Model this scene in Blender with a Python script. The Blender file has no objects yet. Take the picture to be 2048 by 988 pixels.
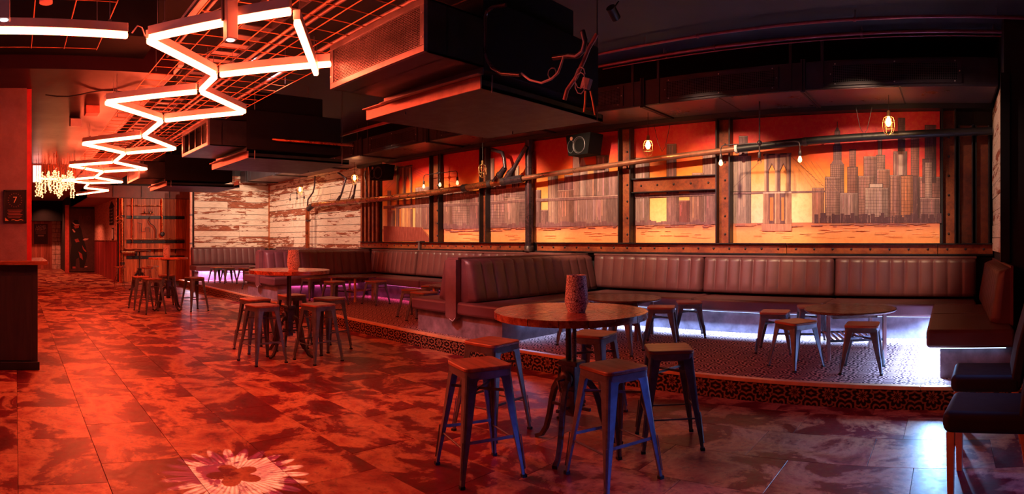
import bpy, math, random
from math import sin, cos, tan, pi, radians, atan2, sqrt
from mathutils import Vector, Matrix

random.seed(7)
S = bpy.context.scene
COL = S.collection

# ---------------------------------------------------------------- camera (cylindrical panorama, 99 degrees wide)
EYE = 1.45                      # eye height; the camera stands at x = y = 0, the mural wall runs along X at y = 8.14
F, P0, HY = 1190.0, 1900.0, 479.0
cam_d = bpy.data.cameras.new('camera')
cam = bpy.data.objects.new('camera', cam_d)
COL.objects.link(cam)
cam.location = (0, 0, EYE)
cam.rotation_euler = (radians(90), 0, (P0 - 1024) / F)
cam_d.type = 'PANO'
cam_d.clip_start = .05
cam_d.panorama_type = 'CENTRAL_CYLINDRICAL'
cam_d.central_cylindrical_range_u_min = -1024 / F
cam_d.central_cylindrical_range_u_max = 1024 / F
cam_d.central_cylindrical_range_v_min = -(988 - HY) / F
cam_d.central_cylindrical_range_v_max = HY / F
cam_d.central_cylindrical_radius = 1.0
S.camera = cam
S.view_settings.view_transform = 'Standard'
S.view_settings.look = 'None'
S.view_settings.gamma = 1
S.view_settings.exposure = 0.12
S.cycles.max_bounces = 6
S.cycles.sample_clamp_indirect = 4
S.cycles.use_denoising = True
w = bpy.data.worlds.new('world')
S.world = w
w.use_nodes = True
w.node_tree.nodes['Background'].inputs[0].default_value = (.35, .5, .8, 1)
w.node_tree.nodes['Background'].inputs[1].default_value = .010

def lamp(name, kind, loc, power, col, target=None, size=.1, size_y=None, spot=None, blend=.3, spread=None):
    l = bpy.data.lights.new(name, kind)
    l.energy = power; l.color = col
    if kind == 'AREA':
        l.shape = 'RECTANGLE'; l.size = size; l.size_y = size_y or size
        if spread: l.spread = radians(spread)
    else:
        l.shadow_soft_size = size
    if kind == 'SPOT':
        l.spot_size = radians(spot); l.spot_blend = blend
    o = bpy.data.objects.new(name, l); COL.objects.link(o)
    o.location = loc
    if target:
        o.rotation_euler = (Vector(target) - Vector(loc)).to_track_quat('-Z', 'Y').to_euler()
    return o

WARM = (1, .62, .36)
RED = (1, .05, .03)
BLUE = (.22, .42, 1)
# ceiling spots that wash the mural and the plank walls; the duct throws the shade on the top of the mural
for i, (x, p) in enumerate([(-1.1, 520), (-3.1, 680), (-5.2, 660), (-7.3, 680), (-9.6, 650)]):
    lamp('wash_spot', 'SPOT', (x, 5.30, 3.72), p, WARM, (x - .1, 8.1, 1.70), .07, spot=48, blend=.6)
for i, (x, y, p, t) in enumerate([(-12.6, 5.2, 420, (-13.6, 8.1, 2.0)), (-15.2, 5.0, 420, (-16.4, 8.1, 2.0)), (-13.6, 6.0, 420, (-17.8, 6.9, 2.0)), (-14.2, 5.2, 260, (-17.8, 5.6, 1.9))]):
    lamp('wash_spot', 'SPOT', (x, y, 3.80), p*.85, (1, .60, .40), t, .035, spot=80, blend=.7)
# blue stage light off the right edge of the frame
lamp('blue_stage_light', 'SPOT', (2.7, 3.3, .9), 260, (.06, .16, 1), (-1.9, 3.5, -.12), .06, spot=25, blend=.5)
lamp('blue_floor_spot', 'SPOT', (.35, 5.0, 3.6), 125, (.16, .30, 1), (-.20, 3.9, 0), .12, spot=34, blend=1)
lamp('blue_floor_spot', 'SPOT', (.5, 4.5, 3.5), 30, (.10, .16, 1), (-1.5, 3.8, 0), .1, spot=60, blend=1)  # added soft spot that widens the blue tint on the floor
lamp('wash_spot', 'SPOT', (-2.0, 5.5, 3.72), 150, (1, .55, .40), (.6, 7.4, 2.3), .04, spot=36, blend=.6)  # extra spot added to brighten the right wall planks
# added soft pinkish fill from the bar side, source unseen
lamp('fill_light', 'AREA', (-3.4, -1.6, 3.2), 7, (1, .40, .55), (-4.4, 4.5, .6), 2.2)
for t in [((-5.75, 2.0, 3.9), (-5.75, 5.1, .75), 600), ((-10.0, 3.0, 3.6), (-12.0, 5.1, .7), 850), ((-5.0, 3.0, 3.75), (-2.6, 8, .95), 620), ((-9.6, 5.0, 3.7), (-8.6, 8, .95), 130)]:
    lamp('track_spot', 'SPOT', t[0], t[2], (1, .50, .50), t[1], .05, spot=26 if t[2] == 600 else 34, blend=.8)

# spots added to brighten the far passage, no fixtures of their own
for x, y, p in [(-16.6, 1.0, 260), (-20.5, 1.4, 300), (-24.0, 2.0, 330), (-27.6, 1.2, 320)]:
    lamp('passage_fill', 'SPOT', (x, y, 3.24 if x < -19 else 3.7), p, (1, .20, .09), (x - .6, y + .5, 0), .04, spot=110, blend=.9)
# patterned spot that throws a feathery star on the floor
g = lamp('star_spot', 'SPOT', (-3.58, 1.36, 2.70), 420, (1, .62, .60), (-3.42, 1.32, 0), .004, spot=22, blend=.5)
g.data.use_nodes = True
nt = g.data.node_tree; em = nt.nodes['Emission']
tc = nt.nodes.new('ShaderNodeTexCoord'); sp_ = nt.nodes.new('ShaderNodeSeparateXYZ'); nt.links.new(tc.outputs['Normal'], sp_.inputs[0])
def _m(op, a, b=0.0):
    x = nt.nodes.new('ShaderNodeMath'); x.operation = op
    for i, v in enumerate((a, b)):
        if isinstance(v, bpy.types.NodeSocket): nt.links.new(v, x.inputs[i])
        else: x.inputs[i].default_value = v
    return x.outputs[0]
_u = _m('DIVIDE', sp_.outputs[0], sp_.outputs[2]); _v = _m('DIVIDE', sp_.outputs[1], sp_.outputs[2])
_r = _m('SQRT', _m('ADD', _m('MULTIPLY', _u, _u), _m('MULTIPLY', _v, _v))); _t = _m('ARCTAN2', _v, _u)
_p = _m('MULTIPLY', _m('ABSOLUTE', _m('SINE', _m('MULTIPLY', _t, 11.0))), .07)
_a = _m('LESS_THAN', _r, _m('ADD', _p, .10)); _b = _m('GREATER_THAN', _r, _m('ADD', .035, _m('MULTIPLY', _m('ABSOLUTE', _m('SINE', _m('MULTIPLY', _t, 2.5))), .03)))
nt.links.new(_m('MULTIPLY', _m('MULTIPLY', _a, _b), _m('ADD', .35, _m('ABSOLUTE', _m('SINE', _m('MULTIPLY', _t, 26.0))))), em.inputs['Strength'])

# ---------------------------------------------------------------- picture-to-world helpers (used once, to read real positions)
def atY(px, py, Y):
    a = (px - P0) / F; r = Y / cos(a)
    return (r * sin(a), Y, EYE + r * (HY - py) / F)
def atZ(px, py, z):
    a = (px - P0) / F; r = (z - EYE) * F / (HY - py)
    return (r * sin(a), r * cos(a), z)
def atX(px, py, X):
    a = (px - P0) / F; r = X / sin(a)
    return (X, r * cos(a), EYE + r * (HY - py) / F)

# ---------------------------------------------------------------- mesh builder
class M:
    def __init__(s): s.V = []; s.Fc = []; s.S = []; s.C = []; s.col = None
    def add(s, vs, fs, smooth=False):
        n = len(s.V); s.V += [tuple(v) for v in vs]
        for f in fs:
            s.Fc.append([i + n for i in f]); s.S.append(smooth); s.C.append(s.col)
        return s
    def box(s, a, b):
        x0, x1 = sorted((a[0], b[0])); y0, y1 = sorted((a[1], b[1])); z0, z1 = sorted((a[2], b[2]))
        v = [(x0,y0,z0),(x1,y0,z0),(x1,y1,z0),(x0,y1,z0),(x0,y0,z1),(x1,y0,z1),(x1,y1,z1),(x0,y1,z1)]
        return s.add(v, [(0,3,2,1),(4,5,6,7),(0,1,5,4),(1,2,6,5),(2,3,7,6),(3,0,4,7)])
    def cbox(s, c, d, m=None):
        v = [(sx*d[0]/2, sy*d[1]/2, sz*d[2]/2) for sz in (-1,1) for sx, sy in ((-1,-1),(1,-1),(1,1),(-1,1))]
        m = m or Matrix()
        v = [tuple(Vector(c) + m.to_3x3() @ Vector(p)) for p in v]
        return s.add(v, [(0,3,2,1),(4,5,6,7),(0,1,5,4),(1,2,6,5),(2,3,7,6),(3,0,4,7)])
    def bar(s, p, q, wd, h, up=(0,0,1)):
        p = Vector(p); q = Vector(q); d = (q - p); L = d.length; d.normalize()
        u = Vector(up)
        if abs(d.dot(u)) > .99: u = Vector((1,0,0))
        sd = d.cross(u).normalized(); u = sd.cross(d)
        vs = []
        for c in (p, q):
            for a, b in ((-1,-1),(1,-1),(1,1),(-1,1)):
                vs.append(c + sd * (a*wd/2) + u * (b*h/2))
        return s.add(vs, [(0,1,2,3),(7,6,5,4),(0,4,5,1),(1,5,6,2),(2,6,7,3),(3,7,4,0)])
    def tube(s, pts, r, n=10, closed=False, caps=True):
        pts = [Vector(p) for p in pts]; k = len(pts)
        rs = r if isinstance(r, (list, tuple)) else [r] * k
        rings = []; prev = None
        for i, p in enumerate(pts):
            if closed: t = pts[(i+1) % k] - pts[i-1]
            elif i == 0: t = pts[1] - p
            elif i == k-1: t = p - pts[i-1]
            else: t = (pts[i+1] - p).normalized() + (p - pts[i-1]).normalized()
            t.normalize()
            if prev is None:
                u = Vector((0,0,1)) if abs(t.z) < .9 else Vector((1,0,0))
                a = t.cross(u).normalized()
            else:
                a = (prev - t * prev.dot(t)).normalized()
            prev = a; b = t.cross(a)
            rings.append([p + (a*cos(2*pi*j/n) + b*sin(2*pi*j/n)) * rs[i] for j in range(n)])
        vs = [v for rg in rings for v in rg]; fs = []
        for i in range(k if closed else k-1):
            i2 = (i+1) % k
            for j in range(n):
                j2 = (j+1) % n
                fs.append((i*n+j, i*n+j2, i2*n+j2, i2*n+j))
        s.add(vs, fs, True)
        if caps and not closed:
            s.add(rings[0], [tuple(range(n))[::-1]]); s.add(rings[-1], [tuple(range(n))])
        return s
    def lathe(s, prof, c=(0,0,0), n=24, axis='z', caps=True):
        vs = []; fs = []; k = len(prof)
        def P(r, h, a):
            if axis == 'z': return (c[0]+r*cos(a), c[1]+r*sin(a), c[2]+h)
            if axis == 'y': return (c[0]+r*cos(a), c[1]+h, c[2]+r*sin(a))
            return (c[0]+h, c[1]+r*cos(a), c[2]+r*sin(a))
        for r, h in prof:
            for j in range(n): vs.append(P(r, h, 2*pi*j/n))
        for i in range(k-1):
            for j in range(n):
                j2 = (j+1) % n; fs.append((i*n+j, i*n+j2, (i+1)*n+j2, (i+1)*n+j))
        s.add(vs, fs, True)
        if caps:
            s.add(vs[:n], [tuple(range(n))[::-1]]); s.add(vs[-n:], [tuple(range(n))])
        return s
    def loft(s, rings, smooth=False, caps=True):
        n = len(rings[0]); vs = [v for r in rings for v in r]; fs = []
        for i in range(len(rings)-1):
            for j in range(n):
                j2 = (j+1) % n; fs.append((i*n+j, i*n+j2, (i+1)*n+j2, (i+1)*n+j))
        s.add(vs, fs, smooth)
        if caps:
            s.add(rings[0], [tuple(range(n))[::-1]]); s.add(rings[-1], [tuple(range(n))])
        return s
    def prism(s, poly, a, b, axis='z'):
        def P(u, v, h):
            return {'z': (u, v, h), 'y': (u, h, v), 'x': (h, u, v)}[axis]
        return s.loft([[P(u, v, a) for u, v in poly], [P(u, v, b) for u, v in poly]])
    def ball(s, c, r, n=10):
        pr = [(max(r*sin(pi*i/(n//2)), r*.02), -r*cos(pi*i/(n//2))) for i in range(n//2+1)]
        return s.lathe(pr, c, n)
    def mesh(s, name):
        me = bpy.data.meshes.new(name)
        me.from_pydata(s.V, [], s.Fc)
        me.polygons.foreach_set('use_smooth', s.S)
        if any(c is not None for c in s.C):
            at = me.color_attributes.new('Col', 'FLOAT_COLOR', 'CORNER')
            dat = []
            for f, c in zip(s.Fc, s.C):
                dat += list((c or (.5,.5,.5)) + (1,)) * len(f)
            at.data.foreach_set('color', dat)
        me.update()
        return me
    def obj(s, name, mat, parent=None, world=False, bevel=0, seg=2, **props):
        if world and parent is not None:
            off = Vector((0,0,0)); p = parent
            while p is not None: off += Vector(p.location); p = p.parent
            s.V = [tuple(Vector(v) - off) for v in s.V]
        me = s.mesh(name)
        o = bpy.data.objects.new(name, me); COL.objects.link(o)
        if mat: me.materials.append(mat)
        if parent is not None: o.parent = parent
        if bevel:
            b = o.modifiers.new('bevel', 'BEVEL'); b.width = bevel; b.segments = seg; b.limit_method = 'ANGLE'
            b.angle_limit = radians(40)
            me.polygons.foreach_set('use_smooth', [True]*len(me.polygons))
            b.harden_normals = True
        for k, v in props.items(): o[k] = v
        return o

def thing(name, label, cat, loc=(0,0,0), rz=0, group=None):
    o = bpy.data.objects.new(name, None); COL.objects.link(o)
    o.empty_display_size = .1
    o.location = loc; o.rotation_euler = (0, 0, rz)
    o['label'] = label; o['category'] = cat
    if group: o['group'] = group
    return o
def tag(o, label, cat, group=None):
    o['label'] = label; o['category'] = cat
    if group: o['group'] = group
    return o
def kids(o): return [c for c in bpy.data.objects if c.parent == o]
TREE = {}
def snapshot(root):
    TREE[root.name] = [(c, kids(c)) for c in kids(root)]
def dup(root, loc, rz, label, group=None, scale=None):
    r = root.copy(); COL.objects.link(r); r.location = loc; r.rotation_euler = (0, 0, rz)
    if scale: r.scale = scale
    r['label'] = label
    if group: r['group'] = group
    for ch, gs in TREE[root.name]:
        c = ch.copy(); COL.objects.link(c); c.parent = r
        for g in gs:
            d = g.copy(); COL.objects.link(d); d.parent = c
    return r
def copyof(o, parent, loc=None, rot=None, scale=None):
    c = o.copy(); COL.objects.link(c); c.parent = parent
    if loc is not None: c.location = loc
    if rot is not None: c.rotation_euler = rot
    if scale is not None: c.scale = scale
    return c

# ---------------------------------------------------------------- materials
class N:
    def __init__(s, name):
        s.m = bpy.data.materials.new(name); s.m.use_nodes = True
        s.t = s.m.node_tree; s.b = s.t.nodes['Principled BSDF']
    def n(s, ty, **kw):
        x = s.t.nodes.new('ShaderNode' + ty)
        for k, v in kw.items():
            if k.startswith('i_'):
                k = k[2:]; k = int(k) if k.isdigit() else k.replace('_', ' ')
                if hasattr(v, 'is_linked') or isinstance(v, bpy.types.NodeSocket): s.t.links.new(v, x.inputs[k])
                else: x.inputs[k].default_value = v
            else: setattr(x, k, v)
        return x
    def link(s, a, b): s.t.links.new(a, b)
    def setb(s, **kw):
        for k, v in kw.items():
            k = k.replace('_', ' ')
            if isinstance(v, bpy.types.NodeSocket): s.t.links.new(v, s.b.inputs[k])
            else: s.b.inputs[k].default_value = v
        return s
    def coord(s, kind='Object', scale=(1,1,1), rnd=0, loc=(0,0,0)):
        c = s.n('TexCoord').outputs[kind]
        mp = s.n('Mapping', i_Vector=c); mp.inputs['Scale'].default_value = scale; mp.inputs['Location'].default_value = loc
        v = mp.outputs[0]
        if rnd:
            oi = s.n('ObjectInfo').outputs['Random']
            mu = s.n('Math', operation='MULTIPLY', i_0=oi, i_1=float(rnd)).outputs[0]
            cb = s.n('CombineXYZ', i_X=mu, i_Y=mu, i_Z=mu).outputs[0]
            v = s.n('VectorMath', operation='ADD', i_0=v, i_1=cb).outputs[0]
        return v
    def noise(s, v, sc, det=4, rough=.6, dist=0):
        return s.n('TexNoise', i_Vector=v, i_Scale=sc, i_Detail=det, i_Roughness=rough, i_Distortion=dist).outputs[0]
    def ramp(s, f, stops, interp='LINEAR'):
        r = s.n('ValToRGB', i_Fac=f); cr = r.color_ramp; cr.interpolation = interp
        while len(cr.elements) < len(stops): cr.elements.new(.5)
        for e, (p, c) in zip(cr.elements, stops):
            e.position = p; e.color = tuple(c) + (1,) if len(c) == 3 else c
        return r.outputs[0]
    def mix(s, f, a, b, mode='MIX'):
        x = s.n('Mix', data_type='RGBA', blend_type=mode)
        for i, v in ((0, f), (6, a), (7, b)):
            if isinstance(v, bpy.types.NodeSocket): s.t.links.new(v, x.inputs[i])
            else: x.inputs[i].default_value = v if i == 0 else tuple(v) + (1,)
        return x.outputs[2]
    def math(s, op, a, b=0.0, c=0.0):
        return s.n('Math', operation=op, i_0=a, i_1=b, i_2=c).outputs[0]
    def bump(s, h, st=.3, d=.01):
        bp = s.n('Bump', i_Height=h, i_Strength=st, i_Distance=d).outputs[0]
        s.t.links.new(bp, s.b.inputs['Normal'])

def simple(name, col, rough=.5, metal=0, var=.25, sc=8, bump=.1, rnd=3, spec=.5, coat=0):
    k = N(name); v = k.coord('Object', rnd=rnd)
    n = k.noise(v, sc, 5, .65)
    c2 = tuple(x*(1-var) for x in col); c1 = tuple(min(1, x*(1+var)) for x in col)
    k.setb(Base_Color=k.ramp(n, [(.3, c2), (.7, c1)]), Roughness=k.math('MULTIPLY_ADD', n, .25, rough-.12), Metallic=metal)
    k.b.inputs['Specular IOR Level'].default_value = spec
    if coat: k.b.inputs['Coat Weight'].default_value = coat
    if bump: k.bump(n, bump)
    return k.m
def emis(name, col, st, base=(.8,.8,.8)):
    k = N(name); k.setb(Base_Color=tuple(base)+(1,), Emission_Color=tuple(col)+(1,), Emission_Strength=st, Roughness=.4)
    return k.m

black_paint = simple('black_paint', (.012,.012,.015), .45)
black_steel = simple('black_steel', (.030,.030,.036), .35, .5, coat=.1)
gun_steel = simple('gun_steel', (.15,.155,.17), .34, .45, var=.3, sc=14)
dull_black = simple('dull_black', (.007,.008,.011), .8, bump=0, spec=.15)
galv = simple('galvanised_steel', (.20,.18,.21), .38, .6, var=.25, sc=5, bump=.05)
duct_steel = simple('duct_steel', (.060,.050,.065), .42, .5, var=.25, sc=3, bump=.04)
soffit_steel = simple('soffit_steel', (.20,.13,.14), .30, .55, var=.15, sc=2, bump=.02)
white_metal = simple('white_powder_coat', (.70,.66,.66), .4, 0, var=.08, bump=.02)
copper = simple('copper_pipe', (.55,.19,.08), .28, .85, var=.35, sc=7, bump=.05)
dark_pipe = simple('dark_iron_pipe', (.075,.055,.075), .28, .6, var=.4, sc=5, bump=.08)
old_iron = simple('cast_iron', (.07,.052,.058), .40, .55, var=.45, sc=22, bump=.25)
brass = simple('brass', (.70,.42,.18), .3, .9)
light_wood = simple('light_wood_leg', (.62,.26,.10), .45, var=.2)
rubber = simple('rubber', (.012,.012,.013), .8, bump=0)
kick_mat = simple('plinth_laminate', (.17,.12,.15), .42, var=.5, sc=6, bump=.05)
white_cable = simple('pale_cable', (.55,.42,.45), .5, bump=0)

def mk_rust(name='rust_steel', bright=1):
    k = N(name); v = k.coord('Object', rnd=9)
    n = k.noise(v, 4, 8, .7); n2 = k.noise(v, 34, 4, .6)
    c = k.ramp(n, [(.30, (.12*bright,.022*bright,.012*bright)), (.48, (.46*bright,.085*bright,.022*bright)), (.62, (.62*bright,.16*bright,.04*bright)), (.78, (.24*bright,.045*bright,.02*bright))])
    c = k.mix(k.ramp(n2, [(.35,(0,0,0)),(.75,(.55,.55,.55))]), c, (.09,.03,.02))
    k.setb(Base_Color=c, Roughness=.62, Metallic=.15); k.bump(n2, .2, .004)
    return k.m
rust = mk_rust('rust_steel', .62)
rust_dark = mk_rust('rust_steel_dark', .36)

def mk_wood(name, c0, c1, c2, rough=.35, axis=0, rnd=7, sc=1.0, coat=.0):
    k = N(name); s3 = [14*sc]*3; s3[axis] = 1.2*sc
    v = k.coord('Object', scale=tuple(s3), rnd=rnd)
    n = k.noise(v, 1.6, 6, .6, .6); n2 = k.noise(v, 9, 3, .5)
    c = k.ramp(n, [(.3, c0), (.5, c1), (.72, c2)])
    oi = k.n('ObjectInfo').outputs['Random']
    dk = k.n('MapRange', i_Value=oi, i_3=.62, i_4=1.25).outputs[0]
    c = k.mix(1.0, c, k.n('CombineColor', i_0=dk, i_1=dk, i_2=dk).outputs[0], 'MULTIPLY')
    k.setb(Base_Color=c, Roughness=k.math('MULTIPLY_ADD', n2, .2, rough-.1)); k.bump(n2, .12, .003)
    if coat: k.b.inputs['Coat Weight'].default_value = coat; k.b.inputs['Coat Roughness'].default_value = .15
    return k.m
top_wood = mk_wood('table_wood', (.14,.020,.010), (.46,.11,.04), (.78,.30,.12), .27, 1, coat=.25)
seat_wood = mk_wood('seat_wood', (.22,.06,.028), (.40,.12,.055), (.56,.20,.10), .38, 0, coat=.1)
dark_top = mk_wood('dark_table_wood', (.07,.025,.022), (.13,.045,.035), (.20,.07,.05), .28, 0, coat=.2)
board_wood = mk_wood('orange_boards', (.36,.055,.014), (.58,.12,.028), (.76,.22,.06), .45, 2)
bar_wood = mk_wood('black_bar_wood', (.012,.009,.011), (.022,.013,.015), (.035,.018,.018), .55, 2)
far_wood = mk_wood('far_boards', (.30,.07,.05), (.44,.12,.09), (.55,.20,.16), .5, 2)
wains = mk_wood('wainscot_boards', (.22,.02,.025), (.34,.035,.04), (.42,.06,.06), .5, 2)

def mk_peel():
    k = N('peeling_white_paint')
    v = k.coord('Object', scale=(.8,.8,5), rnd=31); v2 = k.coord('Object', scale=(5,5,60), rnd=17)
    n = k.noise(v, 2.6, 9, .72, .25); g = k.noise(v2, 1.3, 4, .6)
    oi = k.n('ObjectInfo').outputs['Random']
    th = k.n('MapRange', i_Value=k.math('POWER', oi, 1.6), i_1=0., i_2=1., i_3=-.07, i_4=.15).outputs[0]
    f = k.math('ADD', k.math('SUBTRACT', n, th), k.math('MULTIPLY', g, .06))
    mask = k.ramp(f, [(.455, (0,0,0)), (.475, (1,1,1))])
    paint = k.ramp(g, [(.3, (.62,.52,.42)), (.7, (.86,.78,.66))])
    bare = k.ramp(g, [(.3, (.10,.035,.02)), (.55, (.34,.10,.05)), (.8, (.42,.16,.08))])
    k.setb(Base_Color=k.mix(mask, bare, paint), Roughness=.7); k.bump(k.math('ADD', mask, k.math('MULTIPLY', g, .5)), .35, .004)
    return k.m
peel = mk_peel()

def mk_leather():
    k = N('brown_leather'); v = k.coord('Object')
    n = k.noise(v, 2.2, 4, .6)
    vo = k.n('TexVoronoi', i_Vector=v, i_Scale=110.0).outputs[0]
    k.setb(Base_Color=k.ramp(n, [(.3, (.088,.028,.034)), (.7, (.130,.042,.048))]), Roughness=k.math('MULTIPLY_ADD', n, .16, .34))
    k.bump(vo, .12, .002); return k.m
leather = mk_leather()
leather_trim = simple('leather_board', (.15,.055,.055), .5, var=.2)
chair_leather = simple('dark_chair_leather', (.015,.007,.008), .6, var=.2, spec=.3)

def mk_tile():
    k = N('rust_look_tile'); v = k.coord('Object', rnd=53)
    n = k.noise(v, 2.0, 9, .60, .5); n2 = k.noise(v, 21, 6, .7); n3 = k.noise(v, 1.1, 3, .5)
    base = k.ramp(k.math('ADD', n, k.math('MULTIPLY_ADD', n2, .12, -.06)), [(.36, (.11,.006,.016)), (.478, (.20,.010,.022)), (.492, (.38,.12,.075)), (.55, (.66,.33,.17)), (.63, (.44,.12,.08)), (.70, (.17,.015,.028))])
    spk = k.ramp(n2, [(.36, (1,1,1)), (.46, (0,0,0))])
    c = k.mix(k.math('MULTIPLY', spk, .55), base, (.13,.035,.035))
    oi = k.n('ObjectInfo').outputs['Random']
    dk = k.n('MapRange', i_Value=oi, i_3=.80, i_4=1.12).outputs[0]
    c = k.mix(1.0, c, k.n('CombineColor', i_0=dk, i_1=dk, i_2=dk).outputs[0], 'MULTIPLY')
    k.setb(Base_Color=c, Roughness=k.ramp(n2, [(.3, (.30,)*3), (.7, (.50,)*3)])); k.b.inputs['Specular IOR Level'].default_value = .34
    k.bump(n2, .06, .002); return k.m
tile_mat = mk_tile()

def mk_carpet(name, cell, c_bg, c_mid, c_hi, plane='xy', petals=8, freq=5.5, amp=.06):
    k = N(name); c = k.n('TexCoord').outputs['Object']
    sp = k.n('SeparateXYZ', i_0=c)
    a = sp.outputs[0]; b = sp.outputs[{'xy': 1, 'xz': 2}[plane]]
    def flower(ox, oy, fr, pt):
        u = k.math('SUBTRACT', k.math('FRACT', k.math('MULTIPLY_ADD', a, 1/cell, ox)), .5)
        w_ = k.math('SUBTRACT', k.math('FRACT', k.math('MULTIPLY_ADD', b, 1/cell, oy)), .5)
        r = k.math('SQRT', k.math('ADD', k.math('MULTIPLY', u, u), k.math('MULTIPLY', w_, w_)))
        th = k.math('ARCTAN2', w_, u)
        pet = k.math('MULTIPLY', k.math('ABSOLUTE', k.math('COSINE', k.math('MULTIPLY', th, pt/2))), amp)
        rr = k.math('SUBTRACT', r, pet)
        return r, k.math('SINE', k.math('MULTIPLY', rr, fr*2*pi))
    r1, s1 = flower(.0, .13, freq, petals)
    r2, s2 = flower(.5, .63, freq*1.35, 6)
    near = k.math('LESS_THAN', r1, .34)
    s_ = k.math('ADD', k.math('MULTIPLY', s1, near), k.math('MULTIPLY', s2, k.math('SUBTRACT', 1.0, near)))
    nz = k.noise(k.coord('Object'), 55, 3, .7)
    s_ = k.math('ADD', s_, k.math('MULTIPLY_ADD', nz, 1.2, -.6))
    col = k.ramp(k.math('MULTIPLY_ADD', s_, .5, .5), [(.42, c_bg), (.52, c_mid), (.80, c_hi)])
    k.setb(Base_Color=col, Roughness=.92); k.b.inputs['Specular IOR Level'].default_value = .1
    k.bump(nz, .5, .004); return k.m
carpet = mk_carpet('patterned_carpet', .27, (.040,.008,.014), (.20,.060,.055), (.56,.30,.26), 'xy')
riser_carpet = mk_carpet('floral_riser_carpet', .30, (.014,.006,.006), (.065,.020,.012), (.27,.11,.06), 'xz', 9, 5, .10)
gold_trim = simple('nosing_strip', (.78,.42,.20), .35, .3, var=.2)

neon_white = emis('neon_glow', (1, .100, .036), 68)
neon_far = emis('neon_glow_far', (1, .100, .036), 68)
bulb_on = emis('glowing_filament_bulb', (1, .42, .13), 34)
bulb_dim = emis('dim_filament_bulb', (1, .50, .22), 2.2)
led_blue = emis('blue_white_led', (.42, .62, 1), 4)
led_pink = emis('magenta_led', (1, .18, .55), 2.5)
lens_on = emis('lit_lens', (1, .85, .8), 9)
bead_on = emis('fairy_light', (1, .47, .17), 3.4)
k = N('clear_glass'); k.setb(Base_Color=(1,.9,.8,1), Roughness=.03, Transmission_Weight=1.0, IOR=1.1); glass = k.m
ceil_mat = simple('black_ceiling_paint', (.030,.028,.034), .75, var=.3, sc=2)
soffit_mat = simple('gloss_dark_soffit', (.026,.005,.010), .36, var=.1, spec=.2, sc=1.5, bump=.03)
wall_dark = simple('dark_wall_paint', (.016,.014,.018), .7)

# ================================================================ THE ROOM SHELL
WY, KY, PZ = 8.14, 5.06, .20          # mural wall, platform edge, platform height
def struct(name, mb, m, bevel=0):
    o = mb.obj(name, m, bevel=bevel); o['kind'] = 'structure'; return o
floor = struct('floor', M().box((-34, -3.2, -.12), (3.2, 9, -.006)), simple('screed', (.05,.03,.03), .6))
# floor tiles: rows .536 wide, tiles .82 long, half-staggered
TL, TW = .82, .536
tiles = []
r0 = -6
for row in range(r0, 15):
    y0 = .552 + (row-5) * TW + 0
    y1 = y0 + TW
    if y1 < -2.2 or y0 > KY: continue
    y1 = min(y1, KY - .001)
    x = -31.5 + (row % 2) * TL * .5 + (row % 3) * .11
    while x < 1.9:
        tiles.append((x, y0, y1)); x += TL
def key(t):
    cx, cy_ = t[0] + TL/2, (t[1]+t[2])/2
    d = math.hypot(cx, cy_); a = atan2(cx, cy_)
    vis = -1.66 < a < .2 and not (cx < -6.7 and cy_ < .2) and d > 1.6
    return (0 if vis else 1, d)
tiles.sort(key=key)
tile_me = {}
for i, (x, y0, y1) in enumerate(tiles[:300]):
    wd = round(y1 - y0, 3)
    if wd < .03: continue
    if wd not in tile_me:
        t = M().box((.0012, .0012, -.0055), (TL-.0012, wd-.0012, 0)).obj('tile', tile_mat, floor)
        b = t.modifiers.new('b', 'BEVEL'); b.width = .0015; b.segments = 1
        tile_me[wd] = t
    else: t = copyof(tile_me[wd], floor)
    t.location = (x, y0, random.uniform(-.0003, .0003))
mb = M()
for x, y0, y1 in tiles[300:]:
    if y1 - y0 > .03: mb.box((x+.0012, y0+.0012, -.0055), (x+TL-.0012, y1-.0012, 0))
o = mb.obj('floor_tiles', tile_mat, floor); o['kind'] = 'stuff'

struct('ceiling', M().box((-34, -3.2, 3.95), (3.2, 9, 4.15)), ceil_mat)
struct('wall_back', M().box((-20.2, WY, 0), (3.2, WY+.25, 3.95)), wall_dark)
struct('wall_right', M().box((.60, 6.60, 0), (.80, WY, 3.95)).box((2.9, -3.2, 0), (3.1, 6.6, 3.95)).box((.8, 6.6, 0), (2.9, 6.8, 3.95)), wall_dark)
struct('wall_end', M().box((-18.10, 5.52, 0), (-17.87, WY, 3.95)), wall_dark)
# dropped glossy soffit over the bar side
struct('trim_soffit', M().box((-13.5, -3.2, 3.16), (-5.95, 1.62, 3.60)), soffit_mat)
struct('trim_soffit_beam', M().box((-5.95, -3.2, 3.30), (-5.30, 1.3, 3.95)), dull_black)
# far wing behind the second bar
struct('wall_boards', M().box((-20.30, 3.50, 0), (-20.06, 7.6, 3.95)), wall_dark)
struct('wall_pebble', M().box((-26.1, 3.50, 0), (-20.30, 3.72, 3.95)), wall_dark)
struct('wall_far', M().box((-29.6, -3.2, 0), (-29.3, 2.3, 3.95)).box((-29.3, 2.24, 0), (-26.1, 2.36, 3.95)).box((-26.3, 2.24, 0), (-26.0, 3.72, 3.95)), wall_dark)
bulk = M().box((-26.1, 2.42, 2.88), (-20.05, 7.6, 3.30)).box((-26.0, 2.42, 2.88), (-20.0, 2.46, 3.30))
struct('trim_bulkhead', bulk, simple('bulkhead_paint', (.30,.10,.09), .5, var=.3, sc=2))
for y in (3.3, 4.3, 5.3, 6.3):
    struct('trim_panel_joint', M().box((-19.995, y, 2.90), (-20.01, y+.02, 3.29)), black_paint)
struct('trim_far_ceiling', M().box((-29.3, -3.2, 3.302), (-13.5, 3.2, 3.42)), simple('far_ceiling_paint', (.34,.16,.12), .35, var=.3, sc=1.2))
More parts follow.
